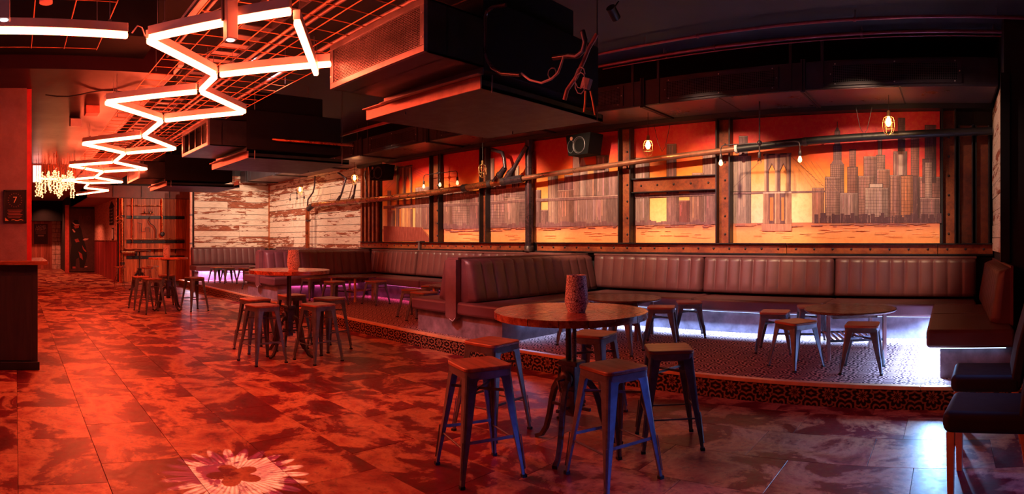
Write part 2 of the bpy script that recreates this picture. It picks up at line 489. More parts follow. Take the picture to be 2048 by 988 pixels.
struct('wall_left', M().box((-34, -3.2, 0), (3.2, -3.0, 3.95)), wall_dark)
struct('wall_front', M().box((2.9, -3.0, 0), (3.1, 6.6, 3.95)), wall_dark)

# ---- raised seating platform
plat = struct('floor_platform', M().box((-17.9, KY, 0), (.60, WY, PZ-.012)), wall_dark)
o = M().box((-17.9, KY+.045, PZ-.012), (.60, WY, PZ)).obj('carpet', carpet, plat)
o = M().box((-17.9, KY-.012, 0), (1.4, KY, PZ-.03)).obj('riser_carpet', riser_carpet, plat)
for a, b in [(-17.9, -15.1), (-15.1, -12.1), (-12.1, -9.1), (-9.1, -6.1), (-6.1, -3.1), (-3.1, -.25), (-.25, 1.4)]:
    M().box((a+.002, KY-.024, PZ-.030), (b-.002, KY+.045, PZ+.004)).obj('nosing', gold_trim, plat, bevel=.004)

# ---- horizontal weathered planks
def planks(wall, plane, const, a0, a1, z0, z1, hh, thick=.02, lens=(.8, 2.6)):
    z = z0; r = random.Random(11 + int(abs(const)*10))
    while z < z1 - .03:
        h = min(hh * r.uniform(.88, 1.12), z1 - z)
        a = a0
        while a < a1 - .02:
            L = min(r.uniform(*lens), a1 - a)
            if a1 - a - L < .3: L = a1 - a
            t = thick + r.uniform(-.004, .006)
            if plane == 'y': mb = M().box((0, -t, 0), (L-.006, 0, h-.012)); loc = (a, const, z)
            elif plane == 'x+': mb = M().box((0, 0, 0), (t, L-.006, h-.012)); loc = (const, a, z)
            else: mb = M().box((-t, 0, 0), (0, L-.004, h-.006)); loc = (const, a, z)
            o = mb.obj('plank', peel, wall); o.location = loc
            a += L
        z += h
planks(bpy.data.objects['wall_back'], 'y', WY, -17.86, -12.36, 1.16, 3.5, .175)
planks(bpy.data.objects['wall_end'], 'x+', -17.87, 5.54, 8.12, 1.16, 3.5, .19)
planks(bpy.data.objects['wall_right'], 'x-', .60, 6.62, 8.13, 1.30, 3.2, .175, lens=(1.6, 2.2))
struct('trim_corner', M().box((-17.88, WY-.06, 1.1), (-17.82, WY-.02, 3.5)), copper)
struct('trim_edge', M().box((.56, 6.56, 1.2), (.66, 6.62, 3.3)), black_paint)
t = thing('painted_post', 'pale painted steel post at the left end of the whitewashed planks', 'post', (-17.95, 5.46, 0))
M().tube([(-17.95, 5.46, 0), (-17.95, 5.46, 3.3)], .045, 12).obj('post', simple('pale_red_paint', (.75,.42,.34), .5), t, True)
for z in (1.3, 2.2): M().lathe([(.055, 0), (.055, .05)], (-17.95, 5.46, z), 12).obj('collar', galv, t, True)

# vertical orange boards with black metal bands
wb = bpy.data.objects['wall_boards']
y = 3.53
rr = random.Random(3)
while y < 6.6:
    h = rr.uniform(.115, .16)
    o = M().box((0, 0, 0), (.02, h-.006, 2.86)).obj('board', board_wood, wb); o.location = (-20.06 + rr.uniform(-.003,.003), y, 0.0)
    y += h
for i, (z, lab) in enumerate([(2.16, 'upper riveted black metal band across the orange boards'), (1.32, 'middle riveted black metal band across the orange boards'), (.78, 'lower riveted black metal band behind the wire stools')]):
    t = thing('metal_band', lab, 'metal band', (-20.02, 4.6, z), 0, 'riveted bands on the orange boards')
    M().box((-20.04, 3.78, z), (-20.015, 5.85, z+.11)).obj('strap', black_steel, t, True, bevel=.004)
    for yy in (3.95, 4.3, 4.7, 5.15, 5.6): M().lathe([(.016, -.004), (.012, .012), (.004, .016)], (-20.015, yy, z+.055), 8, 'x').obj('rivet', galv, t, True)
sh = thing('wall_shelf', 'narrow wooden ledge shelf on the orange board wall', 'shelf', (-19.9, 4.7, 1.13))
M().box((-20.04, 3.7, 1.12), (-19.80, 5.8, 1.15)).obj('shelf_board', top_wood, sh, True, bevel=.004)
for yy in (4.0, 4.75, 5.5): M().prism([(-20.03, 1.12), (-19.86, 1.12), (-20.03, .96)], yy, yy+.02, 'y').obj('bracket', black_steel, sh, True)

def pipe_thing(name, label, cat, pts, r, m, n=12, group=None, collars=(), cm=None):
    t = thing(name, label, cat, pts[0], 0, group)
    M().tube(pts, r, n).obj('pipe', m, t, True)
    for p, q, rc in collars: M().tube([p, q], rc, 14).obj('collar', cm or m, t, True)
    return t
def arc(c, r, a0, a1, n, f):
    return [f(c[0] + r*cos(a0+(a1-a0)*i/n), c[1] + r*sin(a0+(a1-a0)*i/n)) for i in range(n+1)]
# pipes on the orange board wall
B = lambda y, z: (-19.93, y, z)
pipe_thing('copper_riser', 'fat vertical copper pipe at the left edge of the orange boards', 'pipe', [B(3.62, .05), B(3.62, 2.85)], .065, copper, collars=[(B(3.62, 1.0), B(3.62, 1.08), .08), (B(3.62, 2.2), B(3.62, 2.28), .08), (B(3.62, .60), B(3.62, .68), .08)], cm=old_iron)
t = pipe_thing('copper_stub', 'short horizontal copper pipe ending in an open flange', 'pipe', [(-19.85, 3.58, 1.02), (-19.85, 4.05, 1.02)], .06, copper)
M().lathe([(.11, 0), (.11, .05), (.07, .06), (.05, -.02)], (-19.85, 4.05, .99), 16, 'y').obj('flange', old_iron, t, True)
t = pipe_thing('copper_drop_pipe', 'vertical copper pipe with open trumpet end on the orange boards', 'pipe', [B(5.02, 2.86), B(5.02, 1.7)], .036, copper)
M().lathe([(.05, 0), (.085, .03), (.085, .05), (.03, .05)], (-19.95, 5.02, 1.64), 16, 'x').obj('flange', old_iron, t, True)
pipe_thing('copper_drop_pipe', 'thin vertical pale pipe left on the orange boards', 'pipe', [B(3.98, 2.86), B(3.98, 1.3)], .022, copper)
pipe_thing('copper_cross_pipe', 'thin horizontal copper pipe near top of the orange boards', 'pipe', [B(3.8, 2.62), B(5.0, 2.62)], .014, copper)
pipe_thing('copper_cross_pipe', 'thin horizontal copper pipe just above the middle metal band', 'pipe', [B(3.75, 1.47), B(5.8, 1.47)], .014, copper)
pipe_thing('bent_pipe', 'small zigzag dark pipe on the orange boards', 'pipe', [B(4.15, 2.02), B(4.28, 2.0), B(4.28, 1.72), B(4.42, 1.72), B(4.42, 1.85), B(4.56, 1.85), B(4.56, 1.70)], .010, old_iron)
pipe_thing('bent_pipe', 'curved dark hose-like pipe under the little valve', 'pipe', [B(4.60, 2.25), B(4.55, 2.1), B(4.60, 2.0), B(4.72, 1.92), B(4.80, 1.8), B(4.80, 1.49)], .016, old_iron)
t = thing('valve', 'small cluster of brass valves on the orange boards', 'valve', B(4.6, 2.35))
M().tube([B(4.3, 2.36), B(4.75, 2.36)], .018, 8).obj('pipe', copper, t, True)
for y in (4.4, 4.55, 4.66): M().ball(B(y, 2.38), .035, 8).tube([B(y, 2.38), B(y, 2.5)], .008, 6).obj('valve_body', old_iron, t, True)
t = thing('handwheel', 'red spoked valve wheel at the left edge of the orange boards', 'wheel', (-19.75, 3.45, 2.12))
M().tube([(-19.75, 3.50+.13*cos(a*pi/8), 2.12+.13*sin(a*pi/8)) for a in range(16)], .012, 6, True).obj('rim', copper, t, True)
for a in range(3): M().tube([(-19.75, 3.50+.12*cos(a*pi/3), 2.12+.12*sin(a*pi/3)), (-19.75, 3.50-.12*cos(a*pi/3), 2.12-.12*sin(a*pi/3))], .007, 6).obj('spoke', copper, t, True)
M().tube([(-19.75, 3.5, 2.12), (-19.87, 3.58, 2.12)], .014, 6).obj('stem', copper, t, True)
# pebble-dash wall with wainscot
k = N('pebble_plaster'); v = k.coord('Object', scale=(1,1,1))
vo = k.n('TexVoronoi', i_Vector=v, i_Scale=9.0).outputs[0]
k.setb(Base_Color=k.ramp(vo, [(.18, (.22,.05,.05)), (.34, (.75,.42,.36))]), Roughness=.7); k.bump(vo, .4, .01)
peb = M().box((-26.0, 3.475, 1.40), (-20.32, 3.50, 2.88)).obj('trim_pebble_panel', k.m); peb['kind'] = 'structure'
wn = bpy.data.objects['wall_pebble']
x = -26.0
while x < -20.35:
    o = M().box((0, 0, 0), (.195, .02, 1.38)).obj('board', wains, wn); o.location = (x, 3.475, 0); x += .2
struct('trim_wainscot_rail', M().box((-26.0, 3.46, 1.38), (-20.32, 3.50, 1.42)), copper)
t = thing('dotted_sign', 'black wall panel with white dots on the pebble wall', 'sign', (-21.2, 3.46, 2.35))
M().box((-21.6, 3.44, 1.98), (-20.75, 3.47, 2.6)).prism([(-21.75, 2.6), (-20.6, 2.6), (-21.17, 2.82)], 3.44, 3.47, 'y').obj('panel', black_paint, t, True)
for i in range(3):
    for j in range(5): M().lathe([(.03, 0), (.02, -.006)], (-21.45 + i*.27, 3.44, 2.08 + j*.115), 8, 'y').obj('dot', white_metal, t, True)
t = thing('wall_frame', 'narrow pale picture frame beside the dotted sign', 'frame', (-20.9, 3.46, 1.6))
M().box((-21.15, 3.45, 1.44), (-20.75, 3.47, 1.86)).obj('frame', black_paint, t, True); M().box((-21.1, 3.442, 1.48), (-20.8, 3.452, 1.82)).obj('paper', white_metal, t, True)

# ---- dark figure panel at the end of the passage
fp = thing('figure_panel', 'dark wall panel painted with a slouching figure in a pale-brimmed hat', 'painting', (-25.92, 2.9, 0))
X = -25.95
M().box((X-.03, 2.37, .05), (X, 3.48, 2.8)).obj('panel', simple('dark_panel_paint', (.055,.02,.025), .6, var=.4), fp, True)
def flat(pts, m, name, dx):
    # outline read at the panel plane
    P = [atX(px, py, X) for px, py in pts]
    M().prism([(p[1], p[2]) for p in P], X, X+dx, 'x').obj(name, m, fp, True)
fig_dark = simple('figure_black', (.006,.006,.010), .8); fig_mid = simple('figure_skin', (.30,.05,.05), .7); fig_pale = simple('figure_pale', (.55,.30,.28), .7)
flat([(142,447),(150,440),(158,447),(163,460),(166,475),(172,495),(174,512),(168,535),(160,535),(158,515),(152,518),(151,538),(142,538),(140,515),(143,490),(140,470)], fig_dark, 'painted_body', .010)
flat([(147,452),(150,457),(157,456),(158,452),(153,450)], fig_mid, 'painted_face', .014)
flat([(145.5,444.5),(150,448),(158.5,449),(159,450.5),(150,450.5),(145,446)], fig_pale, 'painted_hat_brim', .016)
flat([(147,445),(148,440),(156,440),(158,448),(150,447.5)], fig_dark, 'painted_hat', .014)
flat([(143.5,458),(147,459),(151,464),(148,465)], fig_pale, 'painted_collar', .014)
flat([(149,479),(156,477),(159,483),(152,485)], fig_mid, 'painted_belt', .014)
flat([(165,480),(170,476.5),(177,477),(176,479),(170,481)], fig_pale, 'painted_hand', .014)
flat([(164,490),(168,497),(173,503),(171,504),(166,499)], fig_mid, 'painted_leg_light', .014)
flat([(157,503),(164,508),(166,520),(160,515)], fig_mid, 'painted_leg_light', .013)
flat([(145,533),(151,533),(151,537),(145,537)], fig_mid, 'painted_shoe', .014)
flat([(169,533),(174,532),(175,534),(169,535)], fig_pale, 'painted_shoe', .014)
def text(body, size, loc, rot, m, parent, name, ext=.002, align='CENTER', spacing=1.0):
    cu = bpy.data.curves.new(name, 'FONT'); cu.body = body; cu.size = size; cu.extrude = ext; cu.align_x = align; cu.align_y = 'CENTER'
    cu.space_character = spacing; cu.resolution_u = 3
    tmp = bpy.data.objects.new('tmp', cu); COL.objects.link(tmp)
    dg = bpy.context.evaluated_depsgraph_get(); dg.update()
    me = bpy.data.meshes.new_from_object(tmp.evaluated_get(dg)); bpy.data.objects.remove(tmp)
    me.materials.clear(); me.materials.append(m)
    o = bpy.data.objects.new(name, me); COL.objects.link(o)
    off = Vector((0,0,0)); p = parent
    while p is not None: off += Vector(p.location); p = p.parent
    o.parent = parent; o.location = Vector(loc) - off; o.rotation_euler = rot
    return o
# text facing +X (towards the camera side) : rotate text plane XY -> world YZ
RX = (radians(90), 0, radians(90))
text('RFD', .30, (X+.014, 3.05, 2.38), RX, simple('figure_letters', (.12,.05,.05), .7), fp, 'lettering')
struct('trim_red_post', M().box((-25.95, 2.16, 0), (-25.80, 2.34, 2.95)), simple('red_post_paint', (.50,.07,.06), .45))

# ---- far red board wall with poster and stone strip
wf = bpy.data.objects['wall_far']
y = .2
while y < 1.76:
    o = M().box((0, 0, 0), (.02, .145, 2.75)).obj('board', far_wood, wf); o.location = (-29.3, y, 0); y += .15
stone = simple('rough_pale_stone', (.55,.40,.38), .8, var=.3, sc=9, bump=.5)
z = 0; rr = random.Random(5)
while z < 2.7:
    h = rr.uniform(.16, .26); y = 1.80; 
    while y < 2.22:
        ww = min(rr.uniform(.16, .3), 2.24-y)
        if 2.24-y-ww < .08: ww = 2.24-y
        o = M().box((0, 0, 0), (.05+rr.uniform(0,.03), ww-.015, h-.015)).obj('stone', stone, wf, bevel=.008, seg=1); o.location = (-29.3, y, z); y += ww
    z += h
t = thing('poster', 'black poster on the far red boards with pale event lettering', 'poster', (-29.26, 1.1, 1.5))
y0, z0 = atX(68, 488, -29.26)[1:]; y1, z1 = atX(95.5, 448, -29.26)[1:]
M().box((-29.275, y0, z0), (-29.262, y1, z1)).obj('sheet', simple('poster_black', (.03,.012,.03), .5), t, True)
pw = simple('poster_ink', (.80,.66,.70), .6, bump=0)
yc = (y0+y1)/2; hh = z1-z0
for s_, sz, fz in [('LADIES', .165, .86), ('NIGHT!', .165, .73)]: text(s_, sz, (-29.258, yc, z0+hh*fz), RX, pw, t, 'lettering', .001, spacing=.95)
for j, fz in enumerate((.64, .60, .56, .52)): M().box((-29.262, yc-.25, z0+hh*fz-.010), (-29.258, yc+.25, z0+hh*fz+.008)).obj('text_line', simple('poster_grey', (.35,.25,.32), .6), t, True)
for fz in (.44, .40): M().box((-29.262, yc-.15, z0+hh*fz-.012), (-29.258, yc+.15, z0+hh*fz+.012)).obj('text_line', pw, t, True)
t = thing('exit_light', 'pale green-white glowing sign above the far doorway', 'sign', (-28.6, 1.2, 2.5))
M().box((-28.62, .88, 2.52), (-28.55, 1.10, 2.64)).obj('pink_panel', emis('pink_sign', (1,.45,.5), .8), t, True)
M().box((-28.62, 1.13, 2.50), (-28.55, 1.36, 2.60)).obj('green_panel', emis('green_sign', (.45,1,.9), 1.6), t, True)
M().box((-28.62, .92, 2.40), (-28.55, 1.36, 2.44)).obj('lamp_bar', emis('white_sign', (.9,1,.95), 2.5), t, True)
struct('trim_far_lintel', M().box((-28.7, -.4, 2.34), (-28.3, 2.25, 3.3)), dull_black)

# ================================================================ BAR COUNTER AND COLUMN, LEFT
bar = thing('bar_counter', 'dark panelled bar counter at the left edge of the room', 'bar', (-7.2, -.6, 0))
M().box((-7.6, -2.9, 0), (-6.64, .25, 1.17)).obj('body', bar_wood, bar, True, bevel=.006)
for y in (-.62, -.18): M().box((-6.642, y, .1), (-6.628, y+.36, 1.05)).obj('panel', bar_wood, bar, True, bevel=.005)
M().box((-6.64, -2.9, 0), (-6.60, .27, .09)).obj('skirting', black_paint, bar, True, bevel=.005)
M().box((-7.75, -2.9, 1.17), (-6.50, .36, 1.215)).obj('worktop', top_wood, bar, True, bevel=.008)
k = N('rough_red_render'); v = k.coord('Object'); n1 = k.noise(v, 30, 6, .7); n2 = k.noise(v, 2.2, 5, .7)
k.setb(Base_Color=k.ramp(n2, [(.3, (.20,.10,.11)), (.7, (.36,.22,.22))]), Roughness=.75); k.bump(n1, .7, .012)
struct('trim_column', M().box((-7.35, -.9, 1.215), (-6.72, .13, 3.30)), k.m)
struct('trim_column_edge', M().box((-7.30, .13, 1.215), (-6.76, .185, 3.16)), simple('red_gloss_trim', (.60,.03,.04), .4))
sg = thing('framed_menu', 'black framed menu with an orange seven on the red column', 'framed notice', (-6.70, -.05, 1.8))
a = atX(7, 445, -6.70); b = atX(53, 380, -6.70)
M().box((-6.72, a[1], a[2]), (-6.695, b[1], b[2])).obj('backing', simple('menu_black', (.012,.008,.010), .35), sg, True)
for p, q in [((a[1],a[2]),(a[1]+.018,b[2])), ((b[1]-.018,a[2]),(b[1],b[2])), ((a[1],a[2]),(b[1],a[2]+.018)), ((a[1],b[2]-.018),(b[1],b[2]))]:
    M().box((-6.72, p[0], p[1]), (-6.682, q[0], q[1])).obj('frame', black_paint, sg, True, bevel=.002)
ic = simple('menu_orange', (.95,.38,.10), .5, bump=0); ic2 = simple('menu_brown', (.40,.13,.08), .6, bump=0)
mc = ((a[1]+b[1])/2, b[2]-.115)
text('7', .10, (-6.692, mc[0], mc[1]), RX, simple('menu_gold', (1,.62,.25), .5), sg, 'numeral', .001)
for i in range(18):
    an = i*pi/9
    M().cbox((-6.693, mc[0]+.075*cos(an), mc[1]+.075*sin(an)), (.002,.012,.005), Matrix.Rotation(an, 3, 'X')).obj('ornament', ic2, sg, True)
for j in range(6): M().box((-6.694, mc[0]-.085+(j%2)*.01, mc[1]-.115-j*.017), (-6.692, mc[0]+.085-(j%3)*.012, mc[1]-.109-j*.017)).obj('text_line', ic2, sg, True)
M().tube([(-6.692, mc[0]-.04+.012*i, mc[1]-.225+.006*sin(i*.9)) for i in range(12)], .004, 5).obj('orange_swirl', ic, sg, True)
M().prism([(mc[0]-.115, mc[1]-.232), (mc[0]-.07, mc[1]-.232), (mc[0]-.112, mc[1]-.195)], -6.694, -6.691, 'x').obj('orange_corner', ic, sg, True)
# cable dropping to the column and little fittings on the soffit
pipe_thing('hanging_cable', 'tangled white cable hanging down to the column top', 'cable', [(-6.3, -.11+.02*sin(i*1.7), 3.85-.065*i) for i in range(9)], .006, white_cable, 6)
t = thing('soffit_sensor', 'small square red sensor box on the glossy soffit', 'sensor', atZ(182, 214, 3.16)); c_ = t.location.copy()
M().box((c_.x-.10, c_.y-.08, 3.06), (c_.x+.12, c_.y+.10, 3.16)).obj('housing', simple('sensor_shell', (.75,.25,.18), .5), t, True, bevel=.01)
t = thing('soffit_spot', 'small white angled spot fitting on the glossy soffit', 'spotlight', atZ(150, 232, 3.16)); c_ = t.location.copy()
M().prism([(c_.x-.12, 3.04), (c_.x+.10, 3.0), (c_.x+.12, 3.10), (c_.x-.10, 3.16)], c_.y-.07, c_.y+.08, 'y').obj('housing', white_metal, t, True)
pipe_thing('soffit_cable', 'thin black cable sagging across the glossy soffit', 'cable', [(-6.9+.03*i, .35+.13*i, 3.13-.03*sin(i*.9)) for i in range(11)], .008, black_paint, 6)

# chandelier of fairy-light strings
rr = random.Random(21); gnm = 'icicle fairy-light strings'
for i in range(26):
    px = 72 + (150-72)*(i+.5)/26 + rr.uniform(-1.5, 1.5); r = rr.uniform(11.6, 13.4)
    a_ = (px-P0)/F; x, y = r*sin(a_), r*cos(a_)
    L = rr.uniform(.30, .52); z = 2.82
    t = thing('light_string', 'drop of warm fairy lights, number %d from the left in the icicle chandelier' % (i+1) if 0 else 'warm fairy-light drop in the dense icicle chandelier near the column', 'light string', (x, y, z), 0, gnm)
    M().tube([(x, y, 3.16), (x, y, z-L)], .005, 5).obj('cord', copper, t, True)
    mb = M(); q = .02
    while q < L: mb.lathe([(.004,-.014),(.022,0),(.004,.014)], (x+rr.uniform(-.015,.015), y+rr.uniform(-.015,.015), z-q), 5); q += .034
    o = mb.obj('bulbs', bead_on, t, True); o['kind'] = 'stuff'
t = thing('fairy_light_rail', 'horizontal tube frame carrying the icicle fairy lights', 'light frame', (-12.3, .8, 2.84))
for y in (.22, .8, 1.35): M().bar((-13.45, y, 2.84), (-11.4, y, 2.84), .025, .025).bar((-11.5, y, 2.84), (-11.5, y, 3.16), .012, .012).bar((-13.4, y, 2.84), (-13.4, y, 3.16), .012, .012).obj('rail', copper, t, True)

# ================================================================ MURAL
def mk_sky():
    k = N('mural_sky_paint'); c = k.n('NewGeometry').outputs['Position']; sp = k.n('SeparateXYZ', i_0=c)
    n = k.noise(k.coord('Object', scale=(1,1,1.6)), 2.2, 7, .62, .4); n2 = k.noise(k.coord('Object'), 16, 5, .7)
    z = k.math('ADD', sp.outputs[2], k.math('MULTIPLY_ADD', n, .42, -.21))
    # redder towards the right-hand end of the wall, as painted
    red = k.n('MapRange', i_Value=sp.outputs[0], i_1=-2.2, i_2=-.1, i_3=0., i_4=.55).outputs[0]
    f = k.n('MapRange', i_Value=k.math('ADD', z, red), i_1=1.40, i_2=3.20).outputs[0]
    col = k.ramp(f, [(.0, (.98,.66,.38)), (.36, (1.,.55,.20)), (.58, (1.,.33,.04)), (.73, (.92,.10,.015)), (.86, (.70,.012,.02)), (1, (.55,.006,.02))])  # sky colours; the deep red top also paints in the duct's shade
    lt = k.math('MULTIPLY', k.n('MapRange', i_Value=k.math('ABSOLUTE', k.math('SUBTRACT', sp.outputs[0], -2.55)), i_1=0., i_2=1.1, i_3=1., i_4=0.).outputs[0],
                k.n('MapRange', i_Value=sp.outputs[2], i_1=1.75, i_2=2.45, i_3=1., i_4=0.).outputs[0])
    lt = k.math('MULTIPLY', lt, k.math('GREATER_THAN', sp.outputs[2], 1.69))
    col = k.mix(lt, col, (.86,.74,.58))
    wt = k.ramp(k.n('MapRange', i_Value=k.math('ADD', sp.outputs[2], k.math('MULTIPLY_ADD', n, .10, -.05)), i_1=1.40, i_2=1.69).outputs[0], [(0, (1,.40,.14)), (.55, (.98,.40,.17)), (.85, (.72,.22,.12)), (1, (.50,.16,.12))])
    col = k.mix(k.math('LESS_THAN', sp.outputs[2], 1.688), col, wt)
    col = k.mix(k.math('MULTIPLY', k.ramp(n2, [(.45,(0,0,0)),(.75,(1,1,1))]), .35), col, (.75,.20,.05))
    k.setb(Base_Color=col, Roughness=.55); k.bump(n2, .12, .004)
    return k.m
sky_paint = mk_sky()
def mk_city():
    k = N('mural_city_paint')
    a = k.n('VertexColor', layer_name='Col').outputs[0]
    n = k.noise(k.coord('Object', scale=(9,1,1.5)), 3, 6, .7); n2 = k.noise(k.coord('Object'), 40, 3, .7)
    d = k.ramp(n, [(.32, (.66,.60,.62)), (.55, (1,1,1)), (.75, (1.0,1.0,1.0))])
    c = k.mix(1.0, a, d, 'MULTIPLY'); c = k.mix(k.ramp(k.math('ADD', n, k.math('MULTIPLY_ADD', n2, .3, -.15)), [(.55,(0,0,0)),(.74,(.28,.28,.28))]), c, (.70,.34,.24))
    k.setb(Base_Color=c, Roughness=.6); k.bump(n2, .15, .003); return k.m
city_paint = mk_city()
MY = WY - .02
canvas = thing('mural', 'wall-wide painted skyline mural under an orange and red sky', 'mural', (-6, WY-.01, 1.4))
M().box((-11.45, MY, 1.40), (-.14, WY-.001, 3.20)).obj('sky_panel', sky_paint, canvas, True)
city = M(); layer = [0]
def P2(px, py):
    p = atY(px, py, MY); return (p[0], p[2])
def poly(pts, col, fac=1.0, wall=False):
    layer[0] += 1
    y = MY - .0010 - layer[0]*.00001
    q = pts if wall else [P2(*p) for p in pts]
    city.col = tuple(min(1, c*fac) for c in col)
    n = len(q)
    city.add([(a, y, b) for a, b in q], [tuple(range(n))])
def rect(x0, x1, y0, y1, col): 
    a = P2(x0, y0); b = P2(x1, y1); xm = (a[0], b[0])
    z0 = P2((x0+x1)/2, y0)[1]; z1 = P2((x0+x1)/2, y1)[1]
    poly([(xm[0], z1), (xm[1], z1), (xm[1], z0), (xm[0], z0)], col, wall=True)
def line(p, q, col, w_=1.0):
    a = P2(*p); b = P2(*q); d = (b[0]-a[0], b[1]-a[1]); L = math.hypot(*d) or 1; h = w_*.0035
    nx, ny = -d[1]/L*h, d[0]/L*h
    poly([(a[0]+nx, a[1]+ny), (b[0]+nx, b[1]+ny), (b[0]-nx, b[1]-ny), (a[0]-nx, a[1]-ny)], col, wall=True)
rr = random.Random(4)
WLY = lambda px: P0 and HY + (EYE-1.69)*F*cos((px-P0)/F)/MY     # waterline row in the picture for a column
DARK = (.055,.022,.030); PURP = (.24,.12,.13); BRN = (.30,.15,.13); LIT = (.58,.40,.36); DK2 = (.12,.045,.06)
def tower(x0, x1, y0, y1=None, col=BRN, grid=0, lit=.3, top=True):
    y1 = y1 or WLY((x0+x1)/2) + 1
    rect(x0, x1, y0, y1, col)
    w_ = x1-x0
    if top: rect(x0, x1, y0, y0+1.2, LIT if lit > .25 else DARK)
    rect(x1-w_*.28, x1, y0+1, y1, tuple(c*.62 for c in col))
    if lit: 
        for _ in range(max(1, int(w_/9))):
            u = rr.uniform(x0+1, x1-w_*.35); rect(u, u+rr.uniform(.8, 2.2), y0+rr.uniform(2, 9), y0+(y1-y0)*rr.uniform(.45, .95), tuple(c*rr.uniform(1.3, 2.0) for c in col))
    for u in (x0, x1): line((u, y0), (u, y1), DARK, .9)
    line((x0, y0), (x1, y0), DARK, .8)
    if grid:
        u = x0 + grid
        while u < x1-1: line((u, y0+1), (u+rr.uniform(-.5,.5), y1-4), DARK, .55); u += grid*rr.uniform(.85, 1.15)
        v = y0 + grid
        while v < y1-3: line((x0, v), (x1, v+rr.uniform(-.6,.6)), DARK, .55); v += grid*rr.uniform(.85, 1.15)
    else:
        u = x0 + 3
        while u < x1-2: line((u, y0+rr.uniform(2, 7)), (u, y1-rr.uniform(3, 14)), DK2, .5); u += rr.uniform(3, 6)
# right-hand panel
tower(1478,1495,272,col=PURP); tower(1467,1502,312,col=(.34,.24,.22),lit=.6)
tower(1850,1872,250,col=DK2,grid=5,lit=0); tower(1796,1810,236,col=DK2,grid=4,lit=0); tower(1822,1838,276,col=(.26,.08,.07),grid=5,lit=0)
tower(1756,1764,278,col=BRN,lit=0); tower(1752.6,1770,310,col=BRN,grid=5,lit=0); line((1752,256),(1752,281),DARK,.8); tower(1753,1779.5,339,col=(.34,.15,.12),grid=6)
tower(1727.6,1754,313,col=(.28,.13,.13),grid=7); tower(1669.5,1680,262,col=PURP,grid=3.4,lit=0); poly([(1669.5,263),(1680,263),(1676.5,255),(1673,255)],DARK); line((1674.8,243),(1674.8,256),DARK,1.6)
tower(1667,1683,291,col=PURP,grid=3.8,lit=0); tower(1661,1688,328,col=(.36,.19,.17),grid=4.2,lit=0); poly([(1661,329),(1667,320),(1682,320),(1688,329)],PURP)
tower(1787,1814,303,col=PURP,lit=.6); rect(1797,1805,309,350,(.45,.32,.30)); tower(1699,1712,299,col=(.26,.09,.08),grid=5,lit=0); tower(1695,1716,334,col=(.30,.12,.10),grid=6,lit=0)
tower(1839,1880,354,col=(.30,.12,.11),grid=7); tower(1845,1872,318,366,col=DK2,lit=0); tower(1850,1864,325,col=(.40,.25,.24),grid=5,lit=.6)
tower(1822,1838,352,col=DK2,grid=0,lit=0)
tower(1780,1800,350.6,col=(.30,.13,.12),grid=7); tower(1802,1826,350.6,col=(.40,.14,.07),grid=7,lit=.1)
tower(1717,1748,352,col=(.34,.17,.15),grid=6); tower(1650.5,1681,354,col=(.36,.19,.17),grid=5,lit=.6); tower(1680,1716,386,col=(.36,.22,.21),lit=.7)
tower(1625,1648,376,col=(.42,.18,.13),lit=.5); tower(1840,1880,396,col=PURP,grid=7); tower(1730,1777,376,col=(.40,.26,.25),grid=6,lit=.7)
rect(1738,1766.5,367,376,DARK); rect(1739.5,1765,368.2,374.8,(.55,.42,.40))
for u in range(1630, 1880, 6): rect(u+rr.uniform(-4,4), u+rr.uniform(5, 11), 437-rr.uniform(0,11), 446, (.10,.035,.055))
# bridge over the right panel
def bridge(cx, half, ytop, yroad, ybase, sc, col, lit):
    X0, X1 = cx-half, cx+half
    rect(X0-2*sc, X1+1*sc, ytop, ytop+4*sc, DARK); rect(X0, X1, ytop+3*sc, ytop+22*sc, col)
    pw_ = half*2*.16
    for a_, b_ in ((X0, X0+pw_), (cx-pw_*.6, cx+pw_*.6), (X1-pw_, X1)):
        rect(a_, b_, ytop, yroad, col); rect(a_+pw_*.6, b_, ytop+2, yroad, DK2); rect(a_+.3*sc, a_+pw_*.35, ytop+4, yroad, lit)
    for a_, b_ in ((X0+pw_, cx-pw_*.6), (cx+pw_*.6, X1-pw_)):
        m_ = (a_+b_)/2; yb = ytop+34*sc; ya = ytop+20*sc
        poly([(a_,yb),(a_,ya-2*sc),(b_,ya-2*sc),(b_,yb),(m_+(b_-m_)*.6,ytop+26*sc),(m_,ya)], col)
        line((a_,yb),(m_,ya),DARK,1.1); line((b_,yb),(m_,ya),DARK,1.1)
    rect(X0-2, X1+1, yroad, ybase, DK2)
    for a_, b_ in ((X0-2.5, X0+pw_), (cx-pw_*.7, cx+pw_*.5), (X1-pw_*1.3, X1+1)):
        rect(a_, b_, yroad, ybase, col); rect(a_-.8, b_+.8, ybase-9*sc, ybase, col); rect(a_+1, a_+2.4, yroad, ybase, lit)
    for a_, b_ in ((X0+pw_*1.3, cx-pw_), (cx+pw_*.9, X1-pw_*1.6)): rect(a_, b_, yroad+10*sc, ybase-6*sc, (.62,.20,.05))
bridge(1555.5, 26.5, 307, 385, 447.5, 1.0, (.34,.16,.12), (.66,.40,.26))
rect(1466, 1650, 383, 386.5, PURP); line((1466,383),(1650,383),DARK,.7); rect(1526,1583,384,387,LIT)
for i in range(12): line((1582+i*6,312+i*5.7),(1588+i*6,317.7+i*5.4),DK2,.6)
for i in range(22): u = 1585+i*3; line((u, 316+i*2.9), (u, 383), (.70,.36,.20), .35)
for i in range(10): line((1466+i*6,376-i*6),(1472+i*6,370-i*6),DK2,.5)
for u in range(1586, 1640, 9): line((u,322),(u+44,382),(.62,.30,.16),.4)
